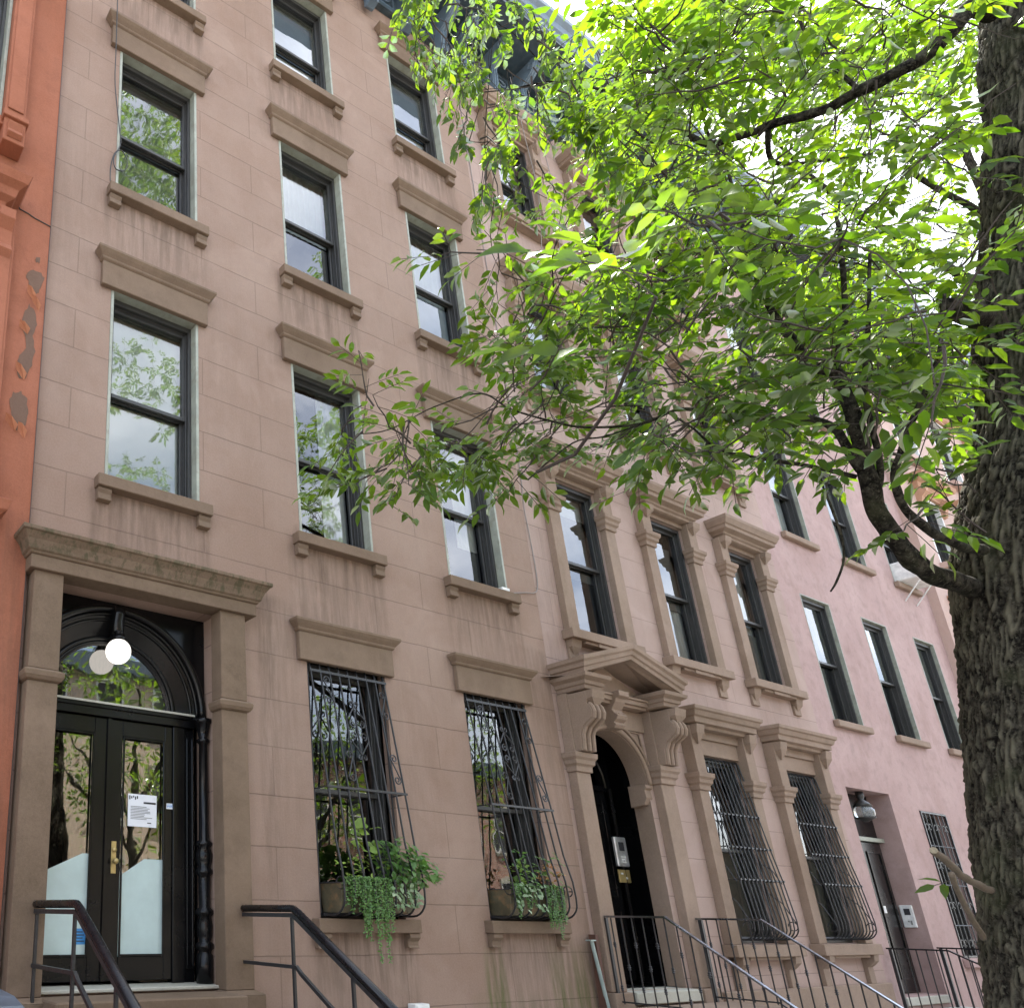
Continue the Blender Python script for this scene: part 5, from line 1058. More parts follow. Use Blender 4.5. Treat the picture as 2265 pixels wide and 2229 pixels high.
TWIGS = [[1.87,-3.93,4.97,1],[2.29,-3.8,5.65,1],[1.92,-3.98,5.0,1],[2.49,-3.58,6.0,1],[2.34,-3.7,5.78,1],[2.9,-3.67,6.21,1],[2.26,-3.92,5.22,1],[2.27,-3.96,5.37,1],[2.74,-3.87,5.73,1],[2.32,-4.39,4.81,0],[2.61,-4.34,5.02,0],[2.57,-4.34,4.98,0],[4.54,-3.62,7.36,2],[6.01,-3.0,9.41,2],[2.34,-4.5,4.47,0],[2.42,-4.49,4.58,0],[3.41,-4.2,5.96,0],[3.89,-4.06,6.36,0],[5.56,-3.37,8.47,2],[6.26,-3.23,9.33,2],[5.92,-3.44,8.76,2],[4.33,-4.09,6.63,0],[3.08,-4.48,5.23,0],[3.2,-4.43,5.46,0],[2.31,-4.63,4.44,0],[2.78,-4.56,4.91,0],[4.51,-3.95,6.81,2],[6.68,-3.34,9.44,2],[5.16,-3.85,7.43,2],[6.66,-3.35,9.51,2],[2.8,-4.6,4.86,0],[3.58,-4.39,5.69,0],[3.21,-4.51,5.36,0],[4.39,-4.19,6.56,0],[6.34,-3.76,8.61,2],[7.12,-3.61,9.68,2],[6.91,-3.61,9.06,2],[4.79,-4.1,7.0,2],[2.87,-4.68,4.83,0],[2.55,-4.75,4.4,0],[2.63,-4.73,4.55,0],[4.4,-4.38,6.49,0],[5.51,-4.18,7.55,2],[5.07,-4.21,7.08,2],[6.26,-4.0,7.99,2],[3.32,-4.7,5.16,0],[2.95,-4.76,4.6,0],[3.77,-4.56,5.46,0],[2.61,-4.82,4.32,0],[7.71,-3.87,9.23,2],[6.15,-4.25,7.9,2],[6.55,-4.03,8.27,2],[4.67,-4.61,6.3,0],[4.81,-4.65,6.15,0],[3.31,-4.85,4.78,0],[2.77,-4.92,4.35,0],[5.9,-4.36,7.55,2],[6.73,-4.3,7.95,2],[8.49,-4.08,9.52,2],[3.28,-4.91,4.78,0],[5.08,-4.65,6.43,0],[4.57,-4.81,5.86,0],[4.56,-4.82,5.96,0],[8.11,-4.37,8.96,2],[8.07,-4.35,9.3,2],[8.68,-4.17,9.65,2],[4.88,-4.82,5.94,0],[3.29,-5.0,4.68,0],[3.39,-5.02,4.58,0],[8.09,-4.55,8.61,2],[6.06,-4.7,7.07,2],[7.81,-4.41,8.58,2],[5.57,-4.98,6.41,0],[6.85,-4.89,7.56,2],[2.07,-3.8,5.05,1],[2.19,-3.76,5.12,1],[2.67,-3.51,5.86,1],[2.35,-3.7,5.3,1],[1.98,-3.99,4.76,1],[2.7,-3.67,5.85,1],[2.65,-3.68,5.66,1],[2.55,-3.83,5.43,1],[2.79,-3.94,5.53,1],[2.85,-3.97,5.34,1],[3.54,-3.7,6.17,1],[3.0,-4.14,5.31,0],[3.06,-4.13,5.37,0],[3.34,-3.96,5.65,0],[2.58,-4.33,4.66,0],[6.01,-2.88,8.78,2],[4.86,-3.29,7.85,2],[3.97,-3.65,6.68,2],[6.18,-2.86,9.01,2],[2.46,-4.48,4.43,0],[2.64,-4.43,4.56,0],[3.18,-4.28,5.27,0],[2.54,-4.48,4.45,0],[2.8,-4.33,4.91,0],[5.89,-3.17,8.65,2],[5.13,-3.39,7.72,2],[5.58,-3.23,8.35,2],[6.65,-3.02,9.56,2],[2.87,-4.52,4.8,0],[2.76,-4.42,4.71,0],[4.07,-4.02,6.26,0],[2.61,-4.57,4.51,0],[6.4,-3.46,8.51,2],[6.07,-3.38,8.64,2],[6.85,-3.23,9.41,2],[4.61,-3.91,6.59,2],[3.31,-4.38,5.12,0],[4.36,-4.14,6.26,0],[3.47,-4.39,5.42,0],[2.68,-4.6,4.56,0],[5.33,-3.83,7.44,2],[5.36,-3.84,7.22,2],[5.54,-3.87,7.56,2],[4.49,-4.06,6.52,2],[3.58,-4.53,5.29,0],[4.44,-4.4,6.12,0],[4.39,-4.32,6.07,0],[4.04,-4.39,5.73,0],[7.45,-3.75,9.0,2],[6.07,-3.96,7.6,2],[5.12,-4.15,6.92,2],[5.46,-3.97,7.12,2],[7.18,-3.63,9.12,2],[5.74,-4.07,7.23,2],[6.08,-3.89,7.87,2],[5.49,-4.0,7.23,2],[3.26,-4.74,4.69,0],[3.53,-4.7,4.99,0],[3.66,-4.56,5.25,0],[6.58,-4.06,8.05,2],[5.16,-4.24,6.75,2],[5.03,-4.35,6.6,2],[6.78,-3.98,8.28,2],[7.1,-3.92,8.33,2],[6.31,-4.1,7.49,2],[5.46,-4.19,6.75,2],[5.2,-4.33,6.52,2],[4.64,-4.62,5.82,0],[4.07,-4.72,5.42,0],[4.75,-4.53,5.93,0],[8.29,-4.03,9.11,2],[6.04,-4.35,7.07,2],[6.27,-4.23,7.62,2],[6.97,-4.06,8.01,2],[7.52,-4.1,8.45,2],[7.82,-4.08,9.03,2],[7.06,-4.21,8.05,2],[7.68,-4.13,8.82,2],[4.65,-4.66,5.88,0],[5.32,-4.55,6.35,0],[4.08,-4.78,5.27,0],[7.64,-4.3,8.22,2],[5.97,-4.56,6.99,2],[6.44,-4.38,7.28,2],[5.65,-4.6,6.73,2],[7.76,-4.2,8.47,2],[7.26,-4.39,8.07,2],[5.35,-4.76,6.3,0],[5.44,-4.66,6.21,0],[8.43,-4.29,8.94,2],[6.75,-4.66,7.26,2],[6.37,-4.54,6.95,2],[7.55,-4.54,8.14,2],[7.62,-4.53,7.88,2],[2.76,-3.51,5.72,1],[2.45,-3.76,5.27,1],[2.24,-3.96,4.79,1],[2.81,-3.59,5.64,1],[2.76,-3.53,5.54,1],[3.19,-3.7,5.63,1],[2.6,-3.9,5.09,1],[2.69,-3.97,5.01,1],[2.47,-4.14,4.79,1],[3.66,-3.68,6.1,1],[2.87,-3.94,5.25,1],[3.71,-3.74,5.84,0],[3.84,-3.79,5.98,0],[3.49,-3.95,5.57,0],[2.83,-4.07,4.95,0],[4.72,-3.41,6.95,2],[4.17,-3.46,6.42,2],[4.66,-3.38,7.06,2],[3.55,-4.12,5.49,0],[2.92,-4.23,4.86,0],[2.53,-4.38,4.51,0],[2.66,-4.41,4.49,0],[5.48,-3.38,7.31,2],[4.3,-3.69,6.5,2],[4.73,-3.58,6.97,2],[3.88,-4.08,5.57,0],[3.36,-4.25,5.17,0],[2.39,-4.56,4.16,0],[2.53,-4.48,4.22,0],[6.78,-3.14,8.61,2],[4.99,-3.68,6.95,2],[6.98,-3.06,8.94,2],[2.5,-4.68,4.14,0],[3.49,-4.37,4.98,0],[3.26,-4.45,4.95,0],[7.25,-3.38,8.53,2],[5.02,-4.03,6.55,2],[6.48,-3.42,8.13,2],[4.33,-4.31,5.66,0],[2.6,-4.7,4.09,0],[7.7,-3.56,8.94,2],[5.24,-4.1,6.6,2],[6.88,-3.58,8.15,2],[6.28,-3.75,7.83,2],[5.52,-4.01,6.85,2],[3.65,-4.52,5.06,0],[4.86,-4.39,5.93,0],[5.81,-4.13,6.97,2],[6.16,-4.12,7.01,2],[7.04,-3.75,8.13,2],[7.13,-3.84,8.19,2],[3.54,-4.7,4.83,0],[3.24,-4.74,4.42,0],[7.04,-4.12,7.57,2],[6.25,-4.13,6.95,2],[6.07,-4.33,6.9,2],[8.51,-3.9,9.02,2],[5.99,-4.29,6.92,2],[3.28,-4.84,4.27,0],[5.38,-4.54,6.23,0],[5.6,-4.47,6.47,2],[8.54,-3.99,8.6,2],[8.83,-4.02,8.7,2],[8.65,-4.03,9.02,2],[3.94,-4.8,4.82,0],[6.28,-4.55,6.73,2],[6.83,-4.42,7.27,2],[6.63,-4.59,6.67,2],[2.6,-3.76,4.87,1],[2.41,-3.75,4.86,1],[2.53,-3.84,4.91,1],[2.96,-3.61,5.38,1],[2.36,-4.09,4.55,1],[3.37,-3.78,5.48,1],[2.5,-4.18,4.47,1],[2.5,-4.18,4.4,1],[2.48,-4.16,4.48,1],[3.34,-3.92,5.12,0],[2.57,-4.3,4.44,0],[3.9,-3.63,5.76,0],[2.87,-4.09,4.82,0],[4.46,-3.38,6.31,2],[6.16,-2.75,8.09,2],[4.88,-3.29,6.79,2],[2.34,-4.42,4.0,0],[2.65,-4.28,4.35,0],[3.21,-4.07,5.12,0],[3.95,-3.78,5.61,0],[4.53,-3.72,6.22,2],[5.95,-2.95,7.87,2],[5.28,-3.33,7.15,2],[4.14,-3.97,5.6,0],[4.1,-4.01,5.72,0],[3.06,-4.28,4.65,0],[2.85,-4.42,4.44,0],[6.78,-3.02,8.48,2],[5.54,-3.51,7.07,2],[5.19,-3.7,6.57,2],[2.68,-4.55,4.03,0],[4.29,-4.06,5.57,0],[5.59,-3.81,6.87,2],[7.34,-3.1,8.71,2],[4.63,-4.23,5.73,0],[7.22,-3.49,8.15,2],[6.81,-3.73,7.7,2],[2.95,-4.66,4.2,0],[6.91,-3.76,7.67,2],[5.15,-4.24,6.05,2],[3.58,-4.69,4.59,0],[4.11,-4.5,4.98,0],[6.49,-4.04,7.15,2],[5.63,-4.26,6.16,2],[3.66,-4.77,4.5,0],[3.69,-4.7,4.47,0],[6.99,-4.23,7.14,2],[6.92,-4.25,6.81,2],[3.03,-4.96,3.94,0],[8.86,-4.24,8.24,2],[7.42,-4.29,7.1,2],[4.85,-4.75,5.23,0],[8.42,-4.53,7.81,2],[2.44,-3.81,4.65,1],[2.32,-3.87,4.33,1],[3.07,-3.39,5.25,1],[3.18,-3.44,5.24,1],[2.8,-3.84,4.63,1],[3.86,-3.9,5.38,0],[3.87,-3.77,5.44,0],[2.69,-4.33,4.23,0],[5.24,-3.24,6.68,2],[6.05,-2.86,7.65,2],[5.84,-3.18,7.29,2],[2.53,-4.39,3.94,0],[3.68,-4.07,4.99,0],[3.53,-4.08,4.92,0],[3.27,-4.18,4.61,0],[6.16,-3.21,7.45,2],[6.6,-3.06,7.76,2],[5.04,-3.64,6.17,2],[3.33,-4.28,4.67,0],[3.51,-4.21,4.78,0],[4.83,-3.76,5.88,2],[2.72,-4.63,3.87,0],[7.84,-3.24,8.21,2],[4.55,-4.3,5.11,0],[8.4,-3.49,8.37,2],[8.12,-3.39,7.91,2],[3.0,-4.74,3.84,0],[5.86,-4.11,6.05,2],[6.04,-4.23,6.0,2],[3.8,-4.84,4.34,0],[5.92,-4.48,5.86,2],[5.04,-4.67,5.03,0],[3.36,-4.04,4.69,0],[3.36,-3.93,4.59,0],[4.33,-3.68,5.57,0],[4.99,-3.26,6.02,2],[5.4,-3.26,6.31,2],[1.94,-4.64,3.32,0],[4.42,-3.69,5.43,0],[1.57,-4.78,2.96,0],[3.47,-4.11,4.6,0],[6.23,-3.01,7.14,2],[5.36,-3.32,6.46,2],[5.04,-3.44,6.04,2],[3.88,-4.13,4.85,0],[2.97,-4.33,4.02,0],[4.35,-3.88,5.23,0],[4.73,-3.82,5.55,2],[5.82,-3.51,6.3,2],[7.57,-2.97,7.77,2],[2.66,-4.55,3.67,0],[2.7,-4.58,3.78,0],[7.72,-3.03,7.74,2],[6.72,-3.39,7.05,2],[7.5,-3.22,7.4,2],[5.79,-3.65,6.25,2],[2.3,-4.79,3.28,0],[4.57,-4.26,5.03,0],[5.84,-3.87,6.14,2],[7.45,-3.4,7.35,2],[3.55,-4.61,4.11,0],[7.17,-3.77,6.66,2],[8.6,-3.42,7.77,2],[3.67,-4.72,4.2,0],[6.9,-4.13,6.21,2],[6.55,-4.21,6.11,2],[4.93,-4.58,4.85,0],[9.12,-3.97,7.51,2],[7.93,-4.06,6.8,2],[3.35,-4.87,3.77,0],[9.41,-4.03,7.91,2],[1.94,-4.02,3.76,0],[2.48,-3.75,4.15,0],[2.26,-3.93,3.9,0],[2.76,-3.75,4.23,0],[2.93,-3.84,4.22,0],[2.17,-4.15,3.73,0],[2.72,-3.81,4.16,0],[2.48,-4.21,3.75,0],[2.34,-4.17,3.69,0],[2.2,-4.28,3.59,0],[3.09,-4.11,4.15,0],[2.62,-4.18,3.88,0],[2.75,-4.16,3.91,0],[3.04,-4.13,4.2,0],[2.84,-4.33,3.9,0],[3.27,-4.18,4.24,0],[2.8,-4.25,3.85,0],[3.09,-4.22,4.15,0],[2.64,-4.52,3.67,0],[2.83,-4.45,3.73,0],[2.92,-4.34,3.88,0],[2.79,-4.44,3.7,0],[2.96,-4.49,3.83,0],[2.77,-4.51,3.71,0],[2.66,-4.6,3.58,0],[5.46,-3.7,5.59,2],[7.98,-2.98,7.58,2],[8.07,-3.08,7.58,2],[7.94,-2.91,7.52,2],[6.46,-3.5,6.15,2],[5.26,-3.73,5.44,2],[2.96,-4.58,3.76,0],[3.25,-4.52,3.87,0],[2.96,-4.54,3.7,0],[7.22,-3.58,6.57,2],[6.02,-3.84,5.78,2],[7.85,-3.34,6.87,2],[7.53,-3.42,6.67,2],[6.28,-3.75,5.96,2],[3.44,-4.52,3.98,0],[3.08,-4.66,3.71,0],[7.78,-3.62,6.82,2],[7.79,-3.71,6.85,2],[7.19,-3.79,6.4,2],[7.41,-3.81,6.63,2],[3.3,-4.7,3.65,0],[7.51,-3.86,6.35,2],[7.57,-3.86,6.33,2],[3.56,-4.79,3.84,0],[7.12,-4.03,5.92,2],[2.77,-4.93,3.3,0],[7.16,-4.36,5.9,2],[2.44,-3.81,3.8,0],[2.24,-4.03,3.65,0],[2.63,-3.67,4.02,0],[2.32,-4.08,3.61,0],[2.71,-3.95,3.92,0],[2.5,-4.17,3.63,0],[2.5,-4.07,3.64,0],[2.9,-4.06,4.0,0],[2.7,-4.14,3.78,0],[2.64,-4.21,3.63,0],[3.07,-4.08,4.05,0],[2.48,-4.41,3.47,0],[2.68,-4.26,3.58,0],[3.36,-4.22,3.94,0],[3.16,-4.31,3.87,0],[3.34,-4.23,3.97,0],[3.01,-4.43,3.71,0],[2.52,-4.56,3.27,0],[3.2,-4.36,3.77,0],[8.03,-2.87,7.08,2],[6.93,-3.11,6.3,2],[7.06,-3.06,6.41,2],[8.29,-2.96,7.16,2],[2.61,-4.62,3.26,0],[3.51,-4.42,3.91,0],[7.8,-3.23,6.64,2],[6.57,-3.51,5.92,2],[6.25,-3.64,5.53,2],[7.01,-3.54,6.11,2],[3.38,-4.52,3.64,0],[2.95,-4.63,3.49,0],[2.68,-4.71,3.24,0],[5.74,-4.05,5.1,2],[6.06,-3.9,5.54,2],[7.89,-3.57,6.37,2],[7.7,-3.55,6.18,2],[7.89,-3.72,6.22,2],[3.79,-4.78,3.72,0],[9.53,-3.74,6.87,2],[2.62,-3.6,3.84,0],[2.37,-3.84,3.67,0],[2.92,-3.71,3.92,0],[2.16,-4.08,3.36,0],[3.08,-3.86,3.88,0],[2.56,-4.08,3.63,0],[2.41,-4.27,3.35,0],[2.98,-4.11,3.79,0],[2.46,-4.31,3.26,0],[3.21,-4.24,3.74,0],[3.24,-4.25,3.63,0],[2.65,-4.53,3.21,0],[3.03,-4.39,3.46,0],[8.3,-2.88,6.77,2],[5.15,-3.78,4.9,2],[5.38,-3.65,4.83,2],[5.57,-3.53,5.02,2],[2.98,-4.52,3.47,0],[3.33,-4.42,3.62,0],[2.97,-4.46,3.37,0],[6.74,-3.48,5.55,2],[8.43,-2.92,6.53,2],[6.35,-3.62,5.32,2],[7.53,-3.08,5.99,2],[7.41,-3.36,6.02,2],[3.02,-4.62,3.32,0],[3.08,-4.56,3.33,0],[8.7,-3.23,6.51,2],[5.58,-4.02,4.82,2],[7.48,-3.44,5.95,2],[5.75,-3.95,4.75,2],[8.67,-3.26,6.38,2],[3.64,-4.51,3.59,0],[2.82,-4.76,3.17,0],[3.6,-4.6,3.64,0],[8.11,-3.51,6.08,2],[6.64,-3.91,5.35,2],[7.49,-3.74,5.59,2],[8.41,-3.38,6.2,2],[8.9,-3.33,6.52,2],[7.57,-3.78,5.71,2],[2.94,-4.77,3.24,0],[3.23,-4.71,3.34,0],[3.93,-4.58,3.82,0],[8.8,-3.57,6.29,2],[7.17,-3.91,5.43,2],[6.07,-4.22,4.95,2],[7.95,-3.91,5.63,2],[8.89,-3.7,6.41,2],[3.93,-4.73,3.57,0],[6.88,-4.2,5.3,2],[2.07,-3.36,3.73,0],[2.64,-3.39,3.73,0],[2.13,-3.9,3.33,0],[2.5,-3.72,3.62,0],[2.46,-3.86,3.43,0],[2.98,-3.58,3.73,0],[2.36,-3.98,3.43,0],[3.06,-3.84,3.61,0],[2.84,-3.82,3.57,0],[2.51,-4.27,3.28,0],[3.0,-3.99,3.49,0],[2.53,-4.31,3.15,0],[2.52,-4.3,3.24,0],[2.6,-4.36,3.23,0],[3.21,-4.21,3.61,0],[2.76,-4.37,3.16,0],[3.54,-4.22,3.54,0],[3.62,-4.3,3.68,0],[3.14,-4.46,3.3,0],[3.13,-4.4,3.3,0],[2.7,-4.62,3.1,0],[2.85,-4.62,3.1,0],[3.16,-4.57,3.29,0],[3.11,-4.6,3.16,0],[3.79,-4.48,3.58,0],[3.82,-4.54,3.6,0],[3.08,-4.73,3.15,0],[4.0,-4.51,3.51,0],[2.23,-4.87,2.74,0],[3.93,-4.72,3.52,0],[2.02,-3.22,3.43,0],[2.26,-3.03,3.71,0],[1.93,-3.59,3.32,0],[1.98,-3.58,3.24,0],[2.17,-3.41,3.42,0],[2.25,-3.38,3.55,0],[2.12,-3.71,3.23,0],[2.18,-3.51,3.34,0],[2.24,-3.65,3.27,0],[2.45,-3.65,3.33,0],[2.86,-3.58,3.58,0],[2.74,-3.55,3.62,0],[2.39,-3.79,3.36,0],[2.53,-3.8,3.33,0],[2.97,-3.73,3.48,0],[2.95,-3.87,3.47,0],[3.19,-3.91,3.58,0],[2.89,-4.06,3.3,0],[2.39,-4.23,3.03,0],[2.51,-4.26,3.11,0],[2.46,-4.27,2.98,0],[2.53,-4.41,3.02,0],[3.05,-4.2,3.26,0],[3.4,-4.1,3.53,0],[3.05,-4.27,3.3,0],[2.7,-4.43,3.05,0],[3.55,-4.22,3.41,0],[2.88,-4.56,2.97,0],[2.09,-3.25,3.32,0],[2.11,-3.48,3.21,0],[2.09,-3.36,3.31,0],[2.51,-3.27,3.43,0],[2.61,-3.2,3.54,0],[2.5,-3.49,3.36,0],[2.48,-3.74,3.25,0],[3.25,-3.76,3.47,0],[3.29,-3.99,3.31,0],[3.58,-4.48,3.17,0],[3.59,-4.56,3.07,0],[3.12,-4.53,2.8,0],[3.57,-4.55,2.97,0]]
def catmull(pts, sub):
    P = np.array(pts, float); out_ = []
    for i in range(len(P) - 1):
        a, b, c, d = P[max(0, i - 1)], P[i], P[i + 1], P[min(len(P) - 1, i + 2)]
        for k_ in range(sub): t = k_ / sub; out_.append(.5 * ((2 * b) + (c - a) * t + (2 * a - 5 * b + 4 * c - d) * t * t + (3 * b - a - 3 * c + d) * t ** 3))
    out_.append(P[-1]); return np.array(out_)
def bark_trunk(name, pts, parent, na=280, dz=.0085, depth=.015, base=(0, 0, 0), burr=()):
    P = catmull(pts, 24); seg = np.r_[0, np.cumsum(np.linalg.norm(np.diff(P[:, :3], axis=0), axis=1))]
    S_ = np.arange(0, seg[-1], dz); Q = np.stack([np.interp(S_, seg, P[:, k_]) for k_ in range(4)], 1)
    m = MB(); rid = []
    for i, (x, y, z, r) in enumerate(Q):
        for j in range(na):
            a = 2 * pi * j / na; c_, s_ = cos(a), sin(a)
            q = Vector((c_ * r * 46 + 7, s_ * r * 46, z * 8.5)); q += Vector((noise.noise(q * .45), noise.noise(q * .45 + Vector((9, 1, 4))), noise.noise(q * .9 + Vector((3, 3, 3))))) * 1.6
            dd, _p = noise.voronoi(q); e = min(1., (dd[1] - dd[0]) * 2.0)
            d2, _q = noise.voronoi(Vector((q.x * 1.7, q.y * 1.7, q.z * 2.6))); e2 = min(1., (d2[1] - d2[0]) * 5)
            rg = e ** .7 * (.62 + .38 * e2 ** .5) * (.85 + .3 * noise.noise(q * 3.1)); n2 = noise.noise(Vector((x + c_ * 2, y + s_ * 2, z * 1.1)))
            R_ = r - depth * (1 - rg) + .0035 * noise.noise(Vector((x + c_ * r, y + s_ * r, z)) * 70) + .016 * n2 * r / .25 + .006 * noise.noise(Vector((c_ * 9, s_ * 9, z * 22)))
            for (bz, ba, bh, br) in burr:
                da = (a - ba + pi) % (2 * pi) - pi; R_ += bh * math.exp(-((z - bz) / br) ** 2 - (da / .5) ** 2)
            m.v.append((x + c_ * R_, y + s_ * R_, z)); rid.append(rg)
    ns = len(Q)
    m.f = [(i * na + j, i * na + (j + 1) % na, (i + 1) * na + (j + 1) % na, (i + 1) * na + j) for i in range(ns - 1) for j in range(na)]
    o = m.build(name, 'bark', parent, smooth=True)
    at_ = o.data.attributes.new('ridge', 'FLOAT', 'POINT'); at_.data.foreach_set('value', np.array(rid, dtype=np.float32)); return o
def rough_limb(m, pts, sub=6, n=10):
    Q = catmull(pts, sub)
    m.tube([Vector(q[:3]) + Vector((noise.noise(Vector(q[:3]) * 9), noise.noise(Vector(q[:3]) * 9 + Vector((5, 5, 5))), noise.noise(Vector(q[:3]) * 9 + Vector((2, 8, 1))))) * min(.012, q[3] * .5) for q in Q],
           [max(.0012, q[3] * (1 + .16 * noise.noise(Vector(q[:3]) * 14))) for q in Q], n)
def compound(Lf, stems, p, d, up, ln, nl, size, droop=.3):
    """one ash leaf: a stalk with paired leaflets and a terminal one"""
    d = unit(d); side = unit(np.cross(up, d)); pts = [p]; q = p.copy(); dd_ = d.copy()
    k_ = nl // 2; step_ = ln / (k_ + .8)
    for i in range(k_):
        dd_ = unit(dd_ + np.array((0, 0, -droop / k_))); q = q + dd_ * step_ * (1.5 if i == 0 else .8); pts.append(q)
        for s_ in (-1, 1):
            ld = unit(dd_ * (.55 + .3 * rng.random()) + s_ * side * .85 + np.array((0, 0, -.5 * rng.random() * droop))) 
            un = unit(up + .5 * rng.normal(size=3)); Lf.leaf(q + ld * .006, ld, un, size * (.8 + .35 * rng.random()), size * (.47 + .12 * rng.random()), .10 + .25 * rng.random())
    q2 = q + dd_ * step_ * .7; pts.append(q2); Lf.leaf(q2, dd_, unit(up + .4 * rng.normal(size=3)), size * 1.12, size * .52, .25)
    stems.tube(pts, .0013, 3, cap=False)
def spray(Lf, stems, p, d, kind, n=5, size=.056):
    """leafy twig end at p pointing along d; kind 1 hangs down"""
    d = unit(d); q = p - d * .12; pts = [q.copy()]
    for i in range(n):
        q = q + d * .05 + rng.normal(size=3) * .008; pts.append(q.copy())
        a = rng.random() * 2 * pi
        rad = np.array((cos(a), sin(a), .15 * rng.normal()))
        ld = unit(rad + d * .6 + np.array((0, 0, -1.5 if kind == 1 else -.15)))
        up = unit(np.array((0, 0, 1.)) + .22 * rng.normal(size=3)) if kind != 1 else unit(rad + .5 * rng.normal(size=3) + np.array((0, 0, .35)))
        compound(Lf, stems, q, ld, up, (.12 + .05 * rng.random()) * size / .060, 7 if rng.random() < .6 else 5, size * (.85 + .3 * rng.random()), .12 if kind != 1 else .6)
    stems.tube(pts, [.004 - .0025 * i / n for i in range(len(pts))], 4)
def grow(skel, targets, stems, r0=.0032, jag=.05):
    """attach every twig to the nearest point of the growing skeleton by a thin bent branchlet"""
    S_ = np.array([s_[:3] for s_ in skel]); dirs = []
    D_ = np.array([np.min(np.linalg.norm(S_ - t_, axis=1)) for t_ in targets]); order = np.argsort(D_); res = [None] * len(targets)
    for i in order:
        t_ = targets[i]; dist = np.linalg.norm(S_ - t_, axis=1); j = int(np.argmin(dist)); b = S_[j]; L_ = dist[j]
        if L_ < .03: res[i] = unit(rng.normal(size=3)); continue
        k_ = max(3, int(L_ / .12)); mid = (b + t_) / 2 + rng.normal(size=3) * L_ * .12 + np.array((0, 0, -.06 * L_))
        P = [(1 - u) ** 2 * b + 2 * u * (1 - u) * mid + u * u * t_ for u in np.linspace(0, 1, k_ + 1)]
        stems.tube(P, [r0 * (1 - .55 * u) * min(1.6, .7 + L_ * .5) for u in np.linspace(0, 1, k_ + 1)], 4); S_ = np.vstack([S_, np.array(P[1:])]); res[i] = unit(P[-1] - P[-2])
    return res

base = (TRUNK[0][0] - .05, TRUNK[0][1] + .08, 0)
ash = thing('ash_tree', base, 'large ash tree with deeply furrowed bark at the right edge', 'tree', 'street trees')
tp_ = [[TRUNK[0][0] + .0, TRUNK[0][1] + .10, -.02, .40], [TRUNK[0][0] + .0, TRUNK[0][1] + .06, .25, .30]] + TRUNK
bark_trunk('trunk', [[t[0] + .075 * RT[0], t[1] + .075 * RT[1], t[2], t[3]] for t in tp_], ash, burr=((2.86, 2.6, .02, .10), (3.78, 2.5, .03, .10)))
RF = dict(A=.78, B=.85, C=.42)
for k_, nm in (('A', 'lower limb'), ('B', 'thin limb'), ('C', 'upper limb')):
    m = MB(); rough_limb(m, [(*q_[:3], q_[3] * RF[k_]) for q_ in LIMBS[k_]], n=14 if k_ != 'B' else 10)
    for kk in LIMBS:
        if kk[0] == k_ and len(kk) > 1: rough_limb(m, [(*q_[:3], q_[3] * RF[k_]) for q_ in LIMBS[kk]], n=8)
    m.build('limb', 'bark', ash, smooth=True)
m = MB(); rough_limb(m, [(*q_[:3], q_[3] * .7) for q_ in LIMBS['E']], n=12); m.build('broken_stub', 'bark', ash, smooth=True); m = MB(); rough_limb(m, [(*q_[:3], q_[3] * .36) for q_ in LIMBS['D']], n=12); m.build('broken_stub', 'twigpale', ash, smooth=True)
m = MB(); rough_limb(m, [(*q_[:3], q_[3] * .4) for q_ in LIMBS['D2']], n=8); m.build('broken_stub', 'twigpale', ash, smooth=True)
c_ = Vector(LIMBS['D'][-1][:3]); c0_ = Vector(LIMBS['D'][-2][:3]); d_ = (c_ - c0_).normalized(); m = MB(); m.tube([c_ + d_ * .0, c_ + d_ * .006, c_ + d_ * .0065], [.009, .009, .004], 12); m.build('cut_end', 'cutwood', ash)
sk = [p for kk, v_ in LIMBS.items() if kk[0] in 'ABC' for p in catmull(v_, 4)]
tg1 = [t for t in TWIGS if t[3] != 2]
Lf = Leaves(); st = MB(); targets = [np.array(t[:3], float) for t in tg1]
dirs = grow(sk, targets, st)
for t_, d, tt in zip(targets, dirs, tg1):
    kind = tt[3]
    if kind == 1: d = unit(d * .5 + np.array((0, 0, -1.)))
    else: d = unit(d + np.array((-.25, .25, -.15)) * .8)
    spray(Lf, st, t_ + (np.array((0, 0, .13)) if kind == 1 else 0), d, kind, n=5)
# the pale sunlit sprig in front
for p0, dr_, sz in (((1.27, -4.79, 2.62), (-.14, .2, .5), .085), ((1.22, -4.83, 2.60), (-.5, .3, .25), .075), ((1.33, -4.72, 2.58), (-.4, .4, .2), .08)):
    compound(Lf, st, np.array(p0), np.array(dr_), unit((-.2, -.55, .75)), .22, 7, sz, .15)
st.tube([(1.27, -4.79, 2.62), (1.45, -4.6, 2.60), (1.8, -4.3, 2.75), (2.1, -4.0, 2.95)], [.003, .004, .005, .006], 5)
# a few leaves low on the trunk side
compound(Lf, st, np.array((3.430, -4.305, 1.745)), np.array((-.6, .5, -.1)), unit((0, -.7, .8)), .07, 3, .05, .2)
Lf.build('crown', 'leafA', ash, base); st.build('branchlets', 'twig', ash)

